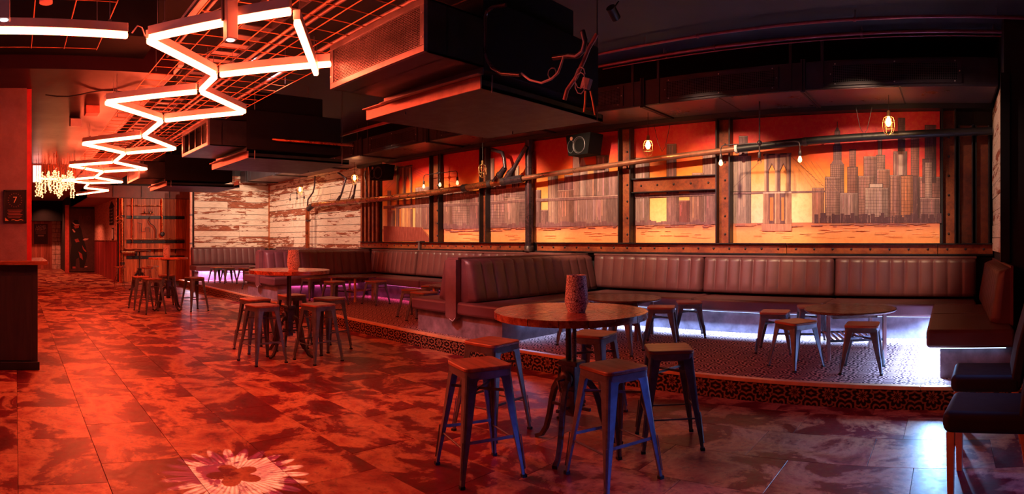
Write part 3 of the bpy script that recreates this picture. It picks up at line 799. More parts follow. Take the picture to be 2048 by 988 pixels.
# second panel
tower(1267,1299,316,col=(.34,.22,.21),lit=.7); tower(1334,1353,288,col=(.30,.16,.16),lit=.5); tower(1406,1433,300,col=(.33,.2,.19),lit=.5); tower(1385,1408,346,col=(.40,.22,.18),lit=.6)
tower(1380,1406,381,col=BRN,lit=.6); tower(1357.6,1380,401,col=(.26,.08,.08),lit=.4); tower(1336,1358,384,col=PURP); 
tower(1412,1433,360,col=PURP,grid=0)
# third panel
tower(1146.5,1162,312,col=(.34,.19,.17)); tower(1193.5,1218,311,col=(.34,.21,.20),lit=.6); tower(1217,1238,344,col=(.34,.2,.2),lit=.6); tower(1097,1116,350,col=(.36,.22,.2),lit=.6)
tower(1172,1194,330,col=(.30,.18,.17)); rect(1176,1188,334,358,(.60,.32,.14)); tower(1116,1134,362,col=PURP); tower(1130,1147,350,col=(.28,.12,.14)); tower(1160,1173,331,col=(.42,.30,.29),lit=.7)
poly([(1160,331),(1173,331),(1166,310)],LIT); tower(1116,1148,380,col=BRN,lit=.6); tower(1148,1238,392,col=(.32,.19,.19),lit=.6); tower(1079,1097,420,col=PURP); tower(1072,1082,380,col=PURP)
# fourth and fifth panels
tower(980,989,317,col=(.36,.2,.17)); tower(1025,1031,350,col=PURP); tower(1031,1038.5,331,col=(.40,.24,.2),lit=.6); tower(990,1012,362,col=(.32,.18,.18)); tower(976,1055,377,col=(.32,.18,.19),grid=6,lit=.6); tower(1010,1040,395,col=(.36,.22,.21),lit=.6)
tower(908,953,383,col=(.32,.18,.17),grid=5,lit=.6); tower(884,953,393,col=(.34,.2,.19),grid=5,lit=.7); tower(940,963,388,col=PURP,grid=0); tower(886,906,378,col=BRN)
tower(831.6,866,374,col=(.34,.19,.17),lit=.6); tower(845,866,395,col=(.26,.12,.12)); tower(776,783,381,col=PURP); tower(777,790,421,col=BRN,lit=.6)
bridge(809, 16, 332, 409, 462, .9, (.24,.10,.09), (.80,.36,.10))
rect(804,826,412,418,(.75,.34,.10)); rect(803,822,415,469,(.52,.24,.14)); rect(806,810,415,466,(.80,.45,.20)); rect(814,817,415,466,(.72,.36,.16))
for x0, x1, ya, yb in [(768,866,415,411.5),(884,964,411,408),(976,1056,407,401),(1072,1240,401,394.5),(1267,1434,394,388.5)]:
    poly([(x0,ya+2.5),(x1,yb+2.5),(x1,yb-3),(x0,ya-3)], PURP); line((x0,ya-3),(x1,yb-3),LIT,.7); line((x0,ya+2.5),(x1,yb+2.5),DARK,.7)
for y_ in (0, 8, 15): line((826,335+y_*.5),(864,352+y_),DK2,.5); line((884,358+y_),(963,378+y_),DK2,.45); line((792,345+y_),(770,362+y_*1.5),DK2,.5)
for x0, x1 in [(884,964),(976,1055),(1072,1238),(1267,1433)]:
    u = x0
    while u < x1-8: rect(u, min(u+rr.uniform(6,12), x1), WLY(u)-rr.uniform(2,9), WLY(u)+2, (.22,.10,.12)); u += 7
# banks, reflections and strokes on the water
poly([(768,452),(845,455),(858,470),(864,482),(768,482)], (.30,.06,.05)); line((845,455),(866,484),(.75,.35,.12),1.2)
for x0, x1 in [(884,963),(976,1055),(1072,1238),(1267,1433),(1467,1879)]:
    for _ in range(int((x1-x0)/7)):
        u = rr.uniform(x0, x1-8); v = WLY(u) + rr.uniform(1.5, 7); L = rr.uniform(6, min(26, x1-u)); rect(u, u+L, v, v+rr.uniform(.8,1.9), rr.choice([(.36,.14,.13),(.50,.20,.13),(.30,.10,.12)]))
    for _ in range(int((x1-x0)/12)):
        u = rr.uniform(x0, x1-12); v = WLY(u) + rr.uniform(10, 30); L = rr.uniform(8, min(30, x1-u)); rect(u, u+L, v, v+rr.uniform(.6,1.4), rr.choice([(.95,.42,.20),(.78,.22,.08),(.95,.50,.26)]))
rect(1524, 1584, 448, 462, (.50,.22,.16))
for i in range(9): line((1862+i*2,470+(i%3)*3),(1864+i*2,474-(i%2)*4),(.95,.6,.4),.5)
city.col = (.5,.5,.5); print('LAYERS', layer[0])
city.obj('painted_skyline', city_paint, canvas, True)

# ================================================================ RIVETED STEEL FRAME ON THE MURAL WALL
boltsrc = None
def bolts(parent, pts, r=.014, dy=-1):
    global boltsrc
    for p in pts:
        if boltsrc is None:
            mb = M().lathe([(r*1.25, 0), (r*1.25, -.004), (r*.9, -.005), (r*.9, -.016), (r*.3, -.017)], (0,0,0), 8, 'y')
            boltsrc = mb.obj('bolt', old_iron, parent); boltsrc.location = Vector(p) - parent.location
        else:
            c = copyof(boltsrc, parent, Vector(p) - parent.location)
def col_x(px): return atY(px, 300, 8.05)[0]
posts = [(863, 882, 'slim riveted steel post, first from the left of the skyline'), (963, 977, 'slim riveted steel post just left of the round black pole'),
         (1240, 1265, 'wide riveted steel post beside the black loudspeaker'), (1434, 1463, 'wide riveted steel post left of the largest skyline panel'), (1883, 1912, 'rust-red riveted steel post at the right end of the mural')]
for p0_, p1_, lab in posts:
    x0, x1 = col_x(p0_), col_x(p1_)
    t = thing('steel_post', lab, 'steel post', ((x0+x1)/2, 8.07, 1.40), 0, None)
    wz = x1-x0; M().box((x0+.02, 8.085, 1.40), (x1-.02, WY-.035, 3.2)).obj('web', rust, t, True)
    for a_ in (x0, x1-.022): M().box((a_, 7.98, 1.40), (a_+.022, WY-.033, 3.2)).obj('flange', black_steel, t, True, bevel=.003)
    bolts(t, [((x0+x1)/2, 8.085, 1.53+.262*i) for i in range(6)])
for a_, b_, lab in [(1917, 1946, 'narrow rust-red steel channel second from the right wall'), (1951, 1979, 'narrow rust-red steel channel against the right wall')]:
    x0, x1 = col_x(a_), col_x(b_)
    t = thing('steel_channel', lab, 'steel channel', ((x0+x1)/2, 8.09, 1.40))
    M().box((x0, 8.09, 1.40), (x1, WY-.002, 3.0)).obj('web', rust_dark, t, True)
    for q in (x0, x1-.018): M().box((q, 8.03, 1.40), (q+.018, WY-.003, 3.0)).obj('flange', black_steel, t, True, bevel=.003)
t = thing('fluted_panel', 'ribbed rust panel of narrow upright strips left of the skyline', 'ribbed panel', (-11.7, 8.1, 1.40))
M().box((-12.30, 8.10, 1.40), (-11.46, WY-.001, 3.2)).obj('backing', black_steel, t, True)
for i in range(5): M().box((-12.26+i*.165, 8.03, 1.40), (-12.19+i*.165, 8.10, 3.2)).obj('strip', rust, t, True, bevel=.004)
# bottom beam pieces
for i, (a_, b_, n_, lab) in enumerate([(-12.30, -9.97, 9, 'riveted rusty beam below the left end of the mural'), (-9.90, -6.98, 12, 'riveted rusty beam under the slim posts, left of the black pole'), (-6.70, -2.27, 18, 'long riveted rusty beam below the middle of the mural'),
        (-2.262, -.17, 8, 'riveted rusty beam piece below the bridge and towers'), (-.162, .58, 3, 'short riveted rusty beam piece in the right corner')]):
    t = thing('riveted_beam', lab, 'steel beam', ((a_+b_)/2, 8.05, 1.26))
    M().box((a_, 8.05, 1.255), (b_, WY-.002, 1.385)).obj('web', rust, t, True, bevel=.002)
    M().box((a_, 7.99, 1.385), (b_, WY-.003, 1.40)).obj('top_flange', black_steel, t, True)
    M().box((a_, 7.99, 1.235), (b_, WY-.003, 1.255)).obj('bottom_flange', black_steel, t, True)
    bolts(t, [(a_+(b_-a_)*(k_+.5)/n_, 8.05, 1.32) for k_ in range(n_)])
t = thing('beam_clamp', 'pale steel clamp joining two riveted beams on the left', 'clamp', (-9.93, 8.02, 1.3)); M().box((-9.965, 8.0, 1.2), (-9.905, WY-.003, 1.42)).obj('plate', galv, t, True); M().box((-10.0, 7.98, 1.40), (-9.87, WY-.002, 1.42)).obj('cap', galv, t, True)
x0, x1 = col_x(1266), col_x(1434)
t = thing('riveted_beam', 'short riveted rusty crossbeam halfway up between two wide posts', 'steel beam', ((x0+x1)/2, 8.05, 2.1))
za, zb = atY(1350, 381, 8.05)[2], atY(1350, 355, 8.05)[2]
M().box((x0, 8.06, za), (x1, WY-.035, zb)).obj('web', rust, t, True); 
for q in (za-.014, zb): M().box((x0, 8.0, q), (x1, WY-.035, q+.014)).obj('flange', black_steel, t, True)
bolts(t, [(x0+(x1-x0)*(k_+.5)/5, 8.06, (za+zb)/2) for k_ in range(5)])
t = thing('head_beam', 'black steel beam along the top of the mural', 'steel beam', (-6, 8.0, 3.24)); M().box((-12.3, 7.95, 3.205), (.58, WY-.002, 3.272)).obj('web', black_paint, t, True)
t = thing('round_pole', 'round black steel pole between the mural panels', 'pole', (-6.86, 8.03, 1.24))
M().tube([(-6.86, 8.03, 1.24), (-6.86, 8.03, 3.275)], .075, 20).obj('tube', dark_pipe, t, True)
M().lathe([(.092, 0), (.092, .09), (.08, .10)], (-6.86, 8.03, 1.24), 20).obj('collar', old_iron, t, True)

# ================================================================ DUCT ALONG THE MURAL WALL
DY0, DZ0, DZ1 = 7.07, 3.28, 3.62
duct = thing('ventilation_duct', 'long square metal ventilation duct above the mural', 'duct', (-8.6, 7.6, 3.28))
joints = [-17.8, -17.2, -15.2, -12.97, -10.74, -8.5, -6.24, -4.01, -1.78, .58]
grille_src = strap_src = None
for i in range(len(joints)-1):
    a_, b_ = joints[i], joints[i+1]
    M().box((a_+.004, DY0, DZ0), (b_-.004, WY-.005, DZ1)).obj('duct_section', duct_steel, duct, True, bevel=.004)
    k_ = M().box((a_+.03, DY0+.02, DZ0-.006), ((a_+b_)/2-.01, WY-.03, DZ0+.002)).box(((a_+b_)/2+.01, DY0+.02, DZ0-.006), (b_-.03, WY-.03, DZ0+.002))
    k_.obj('soffit_panel', soffit_steel, duct, True)
    if i: 
        M().box((a_-.03, DY0-.03, DZ0-.03), (a_-.006, WY-.01, DZ1+.03)).box((a_+.006, DY0-.03, DZ0-.03), (a_+.03, WY-.01, DZ1+.03)).obj('joint_flange', black_steel if i % 2 else duct_steel, duct, True)
        for s_ in (-.18, .22):
            M().box((a_+s_, DY0-.012, DZ0), (a_+s_+.035, DY0-.001, 3.945)).obj('hanger_strap', duct_steel, duct, True)
    if b_-a_ > 2.0:
        ga, gb = a_+.37, a_+1.87
        if grille_src is None:
            mb = M()
            for q in range(61): mb.box((ga+q*1.5/60-.002, DY0-.018, DZ0+.07), (ga+q*1.5/60+.002, DY0-.014, DZ1-.07))
            for q in range(11): mb.box((ga, DY0-.016, DZ0+.07+q*.02-.0015), (gb, DY0-.012, DZ0+.07+q*.02+.0015))
            fr = M()
            for p, q in [((ga-.05,DZ0+.03),(gb+.05,DZ0+.07)), ((ga-.05,DZ1-.07),(gb+.05,DZ1-.03)), ((ga-.05,DZ0+.07),(ga,DZ1-.07)), ((gb,DZ0+.07),(gb+.05,DZ1-.07))]: fr.box((p[0],DY0-.020,p[1]),(q[0],DY0-.002,q[1]))
            bk = M().box((ga, DY0-.008, DZ0+.07), (gb, DY0-.002, DZ1-.07))
            grille_src = [fr.obj('grille_frame', duct_steel, duct, True), mb.obj('grille_mesh', galv, duct, True), bk.obj('grille_backing', dull_black, duct, True)]
            sc_ = M()
            grille_src.append(M().lathe([(.009, 0), (.006, -.006)], (0, 0, 0), 8, 'y').obj('screw', white_metal, duct)); grille_src[-1].location = Vector((ga-.025, DY0-.02, (DZ0+DZ1)/2)) - duct.location
            g0 = a_; scr = grille_src[3]
        else:
            for o in grille_src[:3]: copyof(o, duct, (a_-g0, 0, 0))
            copyof(scr, duct, Vector((ga-.025, DY0-.02, (DZ0+DZ1)/2)) - duct.location)
        for sx in (.03, .75, 1.47):
            for sz in (DZ0+.05, DZ1-.05): copyof(scr, duct, Vector((ga+sx, DY0-.02, sz)) - duct.location)
        copyof(scr, duct, Vector((gb+.025, DY0-.02, (DZ0+DZ1)/2)) - duct.location)

# ceiling pipes right
for y_, z_c, r_, lab, x0_ in [(6.40, 3.85, .018, 'slender pinkish conduit highest on the dark ceiling, right', -4.6), (6.90, 3.865, .022, 'purple-lit conduit just behind the slender one on the dark ceiling', -4.9), (6.97, 3.84, .009, 'thin cable clipped under the second ceiling conduit', -4.6)]:
    t = pipe_thing('ceiling_conduit', lab, 'pipe', [(x0_, y_, z_c), (.9, y_, z_c)], r_, simple('conduit_%d' % int(y_*100), (.30,.10,.14), .32, .5), collars=[((-1.05, y_, z_c), (-1.02, y_, z_c), r_*1.5), ((-2.9, y_, z_c), (-2.87, y_, z_c), r_*1.5)])
    for xx in (-3.6, -1.03, .5): M().box((xx-.006, y_-.006, z_c), (xx+.006, y_+.006, 3.95)).obj('hanger_rod', galv, t, True)

# ================================================================ PIPES IN FRONT OF THE MURAL
PY = 7.88
def A(px, py, Y=PY): return atY(px, py, Y)
t = thing('drain_pipe', 'long copper drain pipe slanting across the mural with an elbow at its left end', 'pipe', A(900, 380))
M().tube([A(615,412+84), A(615, 424), A(616.5, 416), A(621, 411.5), A(629, 409.5), A(700, 402.5), A(760, 398), A(850, 387.5), A(930, 376), A(1010, 362.5)], .062, 16).obj('copper_run', copper, t, True)
M().tube([A(1010,362.5), A(1046, 357)], .07, 16).obj('iron_branch', dark_pipe, t, True)
M().tube([A(1044, 357), A(1240, 328), A(1472, 298)], .042, 14).obj('thin_run', simple('worn_copper', (.55,.27,.17), .3, .7), t, True)
M().tube([A(1470, 298.5), A(1640, 280), A(1880, 266), A(1984, 262)], .052, 14).obj('black_run', black_paint, t, True)
for p, q in [(A(926,376.5), A(934,375.5)), (A(977,368), A(984,367)), (A(616,440), A(616,443)), (A(617,418), A(626,410.5)), (A(1004,363.5), A(1012, 362))]: M().tube([p, q], .074, 16).obj('coupling', old_iron, t, True)
M().tube([A(1471,298), A(1476,297.5)], .064, 14).obj('white_clip', white_metal, t, True)
M().tube([A(1606,284), A(1614,283)], .060, 14).obj('coupling', old_iron, t, True)
M().tube([A(988,366), A(1000,350), A(1010,336)], [.06,.06,.05], 14).tube([A(1010,336),A(1008,316),A(1004,305),A(984,299)], .034, 12).obj('branch_pipe', dark_pipe, t, True)
M().tube([A(1010,362), A(1022,345), A(1028,336)], [.06,.06,.045], 14).tube([A(1028,336),A(1038,318),A(1053,292)], .036, 12).obj('branch_pipe', dark_pipe, t, True)
for a_, b_ in [((998,352),(1001,348)), ((1019,349),(1022,345))]: M().tube([A(*a_), A(*b_)], .068, 14).obj('coupling', old_iron, t, True)
M().tube([A(676,404.5), A(683,388), A(692,357), A(682,349), A(676,346)], .026, 10).obj('branch_pipe', dark_pipe, t, True)
M().tube([A(703,402), A(708,388), A(711,368)], .026, 10).obj('branch_pipe', dark_pipe, t, True)
for a_, b_ in [((675,402),(680,393)), ((703,401),(707,391))]: M().tube([A(*a_), A(*b_)], [.05,.036], 12).obj('coupling', old_iron, t, True)
M().tube([A(615,412), A(616,399), A(626,385), A(629,372), A(630,352)], .022, 10).obj('branch_pipe', dark_pipe, t, True)
M().tube([A(733,397), A(733,372), A(729,350), A(731,341)], .022, 10).obj('branch_pipe', dark_pipe, t, True)
for px in (1240, 1640, 850):
    y_t = {1240: 328, 1640: 280, 850: 387.5}[px]; q = A(px, y_t); M().box((q[0]-.01, PY, q[2]-.015), (q[0]+.01, WY-.035, q[2]+.015)).obj('wall_bracket', black_steel, t, True)

# ================================================================ FAN-COIL UNITS UNDER THE CEILING
def fan_coil(dx, lab, detail):
    t = thing('air_handling_unit', lab, 'air conditioner', (-3.8+dx, 3.6, 2.6))
    X0, X1, Y0, Y1, Z0, Z1 = -4.28+dx, -3.05+dx, 2.50, 3.06, 2.70, 3.06
    # intake plenum with open front
    M().box((X0, Y0+.03, Z0), (X0+.012, Y1, Z1)).box((X1-.012, Y0+.03, Z0), (X1, Y1, Z1)).box((X0, Y0+.03, Z0), (X1, Y1, Z0+.012)).box((X0, Y0+.03, Z1-.012), (X1, Y1, Z1)).box((X0, Y0+.2, Z0), (X1, Y0+.21, Z1)).obj('plenum', black_steel, t, True)
    fr = M(); e = .045
    for p, q in [((X0,Z0),(X1,Z0+e)), ((X0,Z1-e),(X1,Z1)), ((X0,Z0+e),(X0+e,Z1-e)), ((X1-e,Z0+e),(X1,Z1-e))]: fr.box((p[0],Y0,p[1]),(q[0],Y0+.035,q[1]))
    fr.obj('grille_frame', galv, t, True, bevel=.003)
    if detail:
        mb = M(); n_ = 22; hh_ = (Z1-Z0-2*e)/n_
        for j in range(n_+1): mb.box((X0+e, Y0+.012, Z0+e+j*hh_-.0022), (X1-e, Y0+.018, Z0+e+j*hh_+.0022))
        for j in range(n_):
            x = X0+e+(.026 if j % 2 else 0)
            while x < X1-e: mb.box((x-.003, Y0+.011, Z0+e+j*hh_), (x+.003, Y0+.019, Z0+e+(j+1)*hh_)); x += .052
        mb.obj('grille_mesh', galv, t, True)
    else:
        for j in range(3): M().box((X0+.3+j*.3, Y0+.02, Z0+e), (X0+.33+j*.3, Y0+.04, Z1-e)).obj('louvre', black_steel, t, True)
    for sx in (X0+.015, X1-.02):
        for sz in (Z0+.1, Z1-.1): M().lathe([(.008,0),(.005,-.005)], (sx, Y0, sz), 8, 'y').obj('screw', white_metal, t, True)
    M().box((X0, Y1-.01, Z0-.055), (X1, Y1, Z0)).box((X0, Y1-.06, Z0-.055), (X1, Y1, Z0-.05)).obj('drip_flange', galv, t, True)
    # body and drain tray
    M().box((X0+.1, Y1, 2.68), (X1, 4.55, 3.22)).obj('casing', dull_black, t, True, bevel=.01)
    M().box((X0+.35, 3.1, 3.22), (X1-.1, 4.3, 3.50)).obj('fan_housing', dull_black, t, True, bevel=.01)
    T0, T1 = X0-.36, X1-.08
    M().box((T0, 3.12, 2.575), (T1, 4.74, 2.60)).obj('drain_tray', simple('tray_steel_%d' % int(dx), (.036,.016,.024), .45, .3), t, True)
    M().box((T0, 3.105, 2.57), (T1, 3.12, 2.665)).box((T0, 3.06, 2.66), (T1, 3.12, 2.668)).obj('tray_lip', simple('tray_lip_%d' % int(dx), (.50,.30,.28), .45, .3), t, True)
    M().box((T0, 4.725, 2.575), (T1, 4.74, 2.64)).box((T1-.015, 3.12, 2.575), (T1, 4.74, 2.64)).obj('tray_edge', black_steel, t, True)
    for x, y in ((X0+.12, 3.2), (X1-.05, 3.2), (X0+.12, 4.6), (X1-.05, 4.6)):
        M().tube([(x, y, 2.55), (x, y, 3.95)], .007, 6).obj('hanger_rod', galv, t, True)
    return t
fan_coil(0, 'nearest black ceiling air handler with a brick-pattern grille', True)
fan_coil(-4.42, 'second black ceiling air handler, behind the nearest one', False)
fan_coil(-8.85, 'third black ceiling air handler, close above the plank corner', True)
# pipework and loose cables at the nearest unit
Y = 3.3
Q = lambda px, py, Y=3.0: atY(px, py, Y)
pipe_thing('unit_conduit', 'dark bent conduit curling down the side of the nearest air handler', 'pipe', [Q(1012,10), Q(985,14), Q(973,24), Q(970,38), Q(970,100), Q(973,118), Q(985,136), Q(1003,147), Q(1040,150)], .013, dark_pipe, 8)
pipe_thing('unit_cable', 'looping pale pink cable beside the nearest air handler', 'cable', [Q(1043,147,3.02), Q(1060,160,3.0), Q(1083,166,3.0), Q(1103,158,3.0), Q(1116,146,3.0), Q(1122,130,3.02), Q(1127,113,3.04), Q(1136,111,3.05), Q(1150,113,3.05), Q(1164,103,3.05), Q(1168,84,3.05), Q(1163,64,3.05)], .008, white_cable, 6)
pipe_thing('unit_cable', 'thick dark hose curving behind the pale pink cable', 'cable', [Q(1107,116,3.1), Q(1135,112,3.1), Q(1155,112,3.1), Q(1167,100,3.1), Q(1170,80,3.1), Q(1165,62,3.1)], .018, dark_pipe, 8)
pipe_thing('unit_conduit', 'slanting reddish conduit behind the white junction box', 'pipe', [Q(1194,68,3.2), Q(1178,95,3.2), Q(1168,120,3.2), Q(1152,155,3.2), Q(1134,180,3.2), Q(1129,200,3.2)], .014, simple('red_conduit', (.30,.10,.10), .4), 8)
t = thing('junction_box', 'pale dangling junction box with two orange cables', 'junction box', Q(1173, 168, 3.15))
M().cbox(Q(1173,167,3.15), (.06,.04,.07), Matrix.Rotation(.35, 3, 'Y')).obj('box', simple('pale_box', (.42,.30,.36), .5), t, True, bevel=.006)
M().tube([Q(1171,182,3.15), Q(1170,205,3.15), Q(1168,224,3.15)], .006, 6).obj('orange_cable', simple('orange_cable', (.85,.30,.10), .5), t, True)
M().tube([Q(1181,182,3.15), Q(1186,205,3.15), Q(1190,230,3.15)], .006, 6).obj('orange_cable', simple('orange_cable2', (.85,.30,.10), .5), t, True)
M().tube([(Q(1160,150,3.12)[0]+.04*cos(i*.7), 3.12, Q(1160,150,3.12)[2]+.06*sin(i*.7)-.004*i) for i in range(20)], .0035, 5).obj('coiled_cable', white_cable, t, True)
pipe_thing('unit_cable', 'small coil of pale wire hanging at the nearest air handler', 'cable', [(Q(1104,146,3.05)[0]+.035*cos(i*.8), 3.05, Q(1104,146,3.05)[2]+.035*sin(i*.8)) for i in range(24)], .003, white_cable, 5)
pipe_thing('ceiling_conduit', 'dark red pipe crossing behind the nearest air handler, left', 'pipe', [(-9.5, 4.9, 3.1), (-5.2, 4.9, 3.1)], .022, simple('dim_red_pipe', (.35,.10,.12), .4), 10)
# details on second and third units
pipe_thing('unit_conduit', 'red copper pipe running along the second air handler', 'pipe', [(-7.75, 3.3, 3.3), (-7.75, 3.3, 2.9), (-7.4, 3.5, 2.82), (-7.2, 4.6, 2.80)], .02, copper, 8)
t = thing('unit_label', 'white data plate on the third air handler tray', 'label plate', (-11.6, 4.7, 2.66)); M().box((-11.95, 4.60, 2.61), (-11.70, 4.62, 2.69)).obj('plate', white_metal, t, True)

# ================================================================ NEON ZIGZAG
NZ = 2.88
def ceil_at(x, y):
    if x < -13.5: return 3.30
    if y < 1.28: return 3.16 if x < -5.95 else 3.945
    return 3.08 if x > -12.6 else 3.945
def neon(p, q, label, m=None, w_=.05, gname='red neon zigzag tubes'):
    p = Vector(p); q = Vector(q); d = (q-p).normalized(); p = p + d*.035; q = q - d*.035
    c = (p+q)/2
    t = thing('neon_tube', label, 'neon light', c, 0, gname)
    M().bar(p+Vector((0,0,.052)), q+Vector((0,0,.052)), .046, .062).obj('housing', white_metal, t, True, bevel=.003)
    M().bar(p, q, .042, .042).obj('diffuser', m or neon_white, t, True, bevel=.012)
    for f_ in (.12, .88):
        u = p.lerp(q, f_); M().box((u.x-.012, u.y-.012, u.z+.08), (u.x+.012, u.y+.012, u.z+.10)).tube([u+Vector((0,0,.1)), (u.x, u.y, ceil_at(u.x, u.y))], .003, 5).obj('clip', galv, t, True)
    return t
def NP(px, py): return atZ(px, py, NZ)
names = ['nearest', 'second', 'third', 'fourth', 'fifth']
B_ = NP(592,22); A_ = NP(291,79); D_ = NP(670,128); E_ = NP(433,151); C_ = (NP(633,135)[0], NP(633,135)[1], NZ-.06)
neon(A_, B_, 'glowing red neon tube crossing high left at the top of the picture, white housing above'); neon((B_[0],B_[1],NZ-.06), C_, 'steep red neon tube right of the nearest zigzag, hanging from its top end')
neon(A_, E_, 'red neon tube, left rear side of the nearest open diamond'); neon(E_, D_, 'red neon tube, right rear side of the nearest open diamond, ends at the grille')
nodes = [  # near, left, right, far
 [(400,183),(208,205),(492,225),(325,242)], [(286,273),(163,287.5),(352,298),(250,307)], [(228,324.5),(137,331.5),(295,338.5),(206,343.5)], [(190,355),(122,360.5),(246,364.5),(178,366.5)]]
prev = E_
for i, (n0, l0, r0_, f0) in enumerate(nodes):
    a_, b_, c_, d_ = NP(*n0), NP(*l0), NP(*r0_), NP(*f0)
    neon(prev, a_, 'short red neon link between the %s and %s diamonds' % (names[i], names[i+1]), w_=.06)
    nm = names[i+1]
    neon(b_, a_, 'red neon tube, front left side of the %s diamond' % nm); neon(b_, d_, 'red neon tube, rear left side of the %s diamond' % nm)
    neon(a_, c_, 'red neon tube, front right side of the %s diamond' % nm); neon(d_, c_, 'red neon tube, rear right side of the %s diamond' % nm)
    prev = d_
neon(prev, NP(169,376), 'tiny red neon link behind the fifth diamond'); neon(NP(169,376), NP(218,381), 'farthest red neon tube, front side of the last point'); neon(NP(218,381), NP(152,390), 'farthest red neon tube, rear side of the last point')
neon(NP(-60,61.5), NP(265,72), 'long straight red neon tube at the top left corner', gname='straight red neon tubes')
neon(NP(75,357), NP(116,358.5), 'short straight red neon tube above the fairy-light icicles', gname='straight red neon tubes')
t = thing('neon_pillar', 'bright pinkish upright light box beside the column top', 'light box', (-13.5, .55, 2.9)); M().box((-13.5, .40, 2.75), (-13.4, .58, 3.12)).obj('lit_face', emis('pink_box', (1,.30,.25), 5), t, True)
pipe_thing('neon_cable', 'white cable joining the corner tube to the zigzag', 'cable', [NP(264,66), (NP(275,60)[0], NP(275,60)[1], NZ+.03), (NP(284,64)[0], NP(284,64)[1], NZ+.03), NP(290,72)], .005, white_cable, 5)

# ================================================================ RUSTY WIRE MESH, TRAYS AND CONDUITS ABOVE THE NEON
wire = simple('rusty_wire', (.62,.22,.08), .5, .3)
def wmesh(lab, x0, x1, y0, y1, z, nx, ny, stepy):
    t = thing('wire_mesh', lab, 'wire mesh', ((x0+x1)/2, (y0+y1)/2, z))
    src = None
    for j in range(ny+1):
        y = y0+(y1-y0)*j/ny; 
        if src is None: src = M().tube([(x0, y0, z), (x1, y0, z)], .0048, 5).obj('long_wire', wire, t, True)
        else: copyof(src, t, (0, y-y0, 0))
    src = None
    for j in range(nx+1):
        x = x0+(x1-x0)*j/nx
        if src is None: src = M().tube([(x0, y0, z+.007), (x0, y1, z+.007)], .0042, 5).obj('cross_wire', wire, t, True)
        else: copyof(src, t, (x-x0, 0, 0))
    for x in [x0+.4+ i*2.2 for i in range(int((x1-x0)/2.2)+1)]:
        for y in (y0+.05, y1-.05): M().tube([(x, y, z), (x, y, 3.95 if not (y < 1.6 and -13.5 < x < -5.9) else 3.17)], .004, 5).obj('hanger_wire', galv, t, True)
    return t
wmesh('long rusty wire mesh strip hanging over the red neon zigzag', -12.6, -1.2, 1.30, 2.78, 3.08, 48, 8, 0)
wmesh('rusty wire mesh panel over the top left corner tube', -5.25, -2.6, -1.6, .72, 3.14, 5, 8, 0)
for y, z, r_, lab in [(2.35, 3.32, .016, 'pale conduit above the right half of the mesh'), (2.43, 3.32, .016, 'pale conduit right beside its twin above the mesh'), (1.55, 3.34, .014, 'thin pale conduit above the left half of the mesh'), (2.70, 3.20, .018, 'pinkish conduit along the right edge of the mesh')]:
    pipe_thing('overhead_conduit', lab, 'pipe', [(-12.5, y, z), (-1.0, y, z)], r_, simple('conduit_m%d' % int(y*100), (.55,.40,.40), .35, .4), 8)
for x0, x1, y, lab in [(-4.9, -2.7, 1.42, 'first pale strip batten above the mesh'), (-8.2, -6.0, 1.72, 'second pale strip batten above the mesh'), (-11.2, -9.2, 1.66, 'third pale strip batten above the mesh')]:
    t = thing('strip_batten', lab, 'batten light', ((x0+x1)/2, y, 3.3)); M().box((x0, y-.03, 3.28), (x1, y+.03, 3.34)).obj('channel', white_metal, t, True, bevel=.004); M().box((x0, y-.045, 3.26), (x1, y-.035, 3.29)).obj('lip', galv, t, True)
t = thing('cable_tray', 'wide perforated metal cable tray running over the mesh', 'cable tray', (-6, 2.0, 3.3))
for y in (1.88, 2.16): M().box((-12.4, y, 3.27), (-1.0, y+.012, 3.33)).obj('rail', galv, t, True)
src = None
for j in range(46):
    x = -12.3+j*.25
    if src is None: src = M().box((x, 1.89, 3.28), (x+.10, 2.16, 3.288)).obj('rung', galv, t, True)
    else: copyof(src, t, (j*.25, 0, 0))
for x in (-11, -8.5, -6, -3.5): M().tube([(x, 2.17, 3.3), (x, 2.17, 3.95)], .005, 5).obj('hanger_rod', galv, t, True)
rr = random.Random(8)
for i in range(5):
    y = 1.5+i*.25; x = -3.2-i*1.5
    pipe_thing('loose_cable', 'dark cable sagging through the mesh over the %s diamond' % names[i], 'cable', [(x-q*.18, y+.05*sin(q*1.3+i), 3.20+.05*cos(q*.9+i)) for q in range(9)], .008, black_paint, 6)
def spot_fixture(lab, top, size=(.075,.075,.30), lit=True):
    x, y, z = top
    t = thing('box_spotlight', lab, 'spotlight', top)
    M().box((x-size[0]/2, y-size[1]/2, z-size[2]), (x+size[0]/2, y+size[1]/2, z)).obj('housing', white_metal, t, True, bevel=.004)
    M().lathe([(.026, 0), (.022, -.004), (.001, -.005)], (x, y, z-size[2]-.001), 14).obj('lens', lens_on, t, True)
    M().box((x-.012, y-.06, z-.18), (x+.012, y-.045, z+.12)).tube([(x, y, z), (x, y, z+.25)], .008, 6).obj('bracket', galv, t, True)
p = atZ(461, 80, 2.74); spot_fixture('white rectangular box spotlight hanging before the topmost neon tube', (p[0], p[1], 3.04))
p = atZ(8, 46, 2.80); spot_fixture('pinkish box spotlight in the top left corner', (p[0], p[1], 3.12))
t = thing('mesh_sensor', 'small red smoke detector at the top edge of the mesh', 'sensor', (-2.9,1.9,3.2)); p = atZ(92, 6, 3.2)
t.location = p; M().lathe([(.05, 0), (.05, .04), (.03, .06)], p, 14).obj('housing', simple('detector_shell', (.75,.4,.36), .5), t, True)
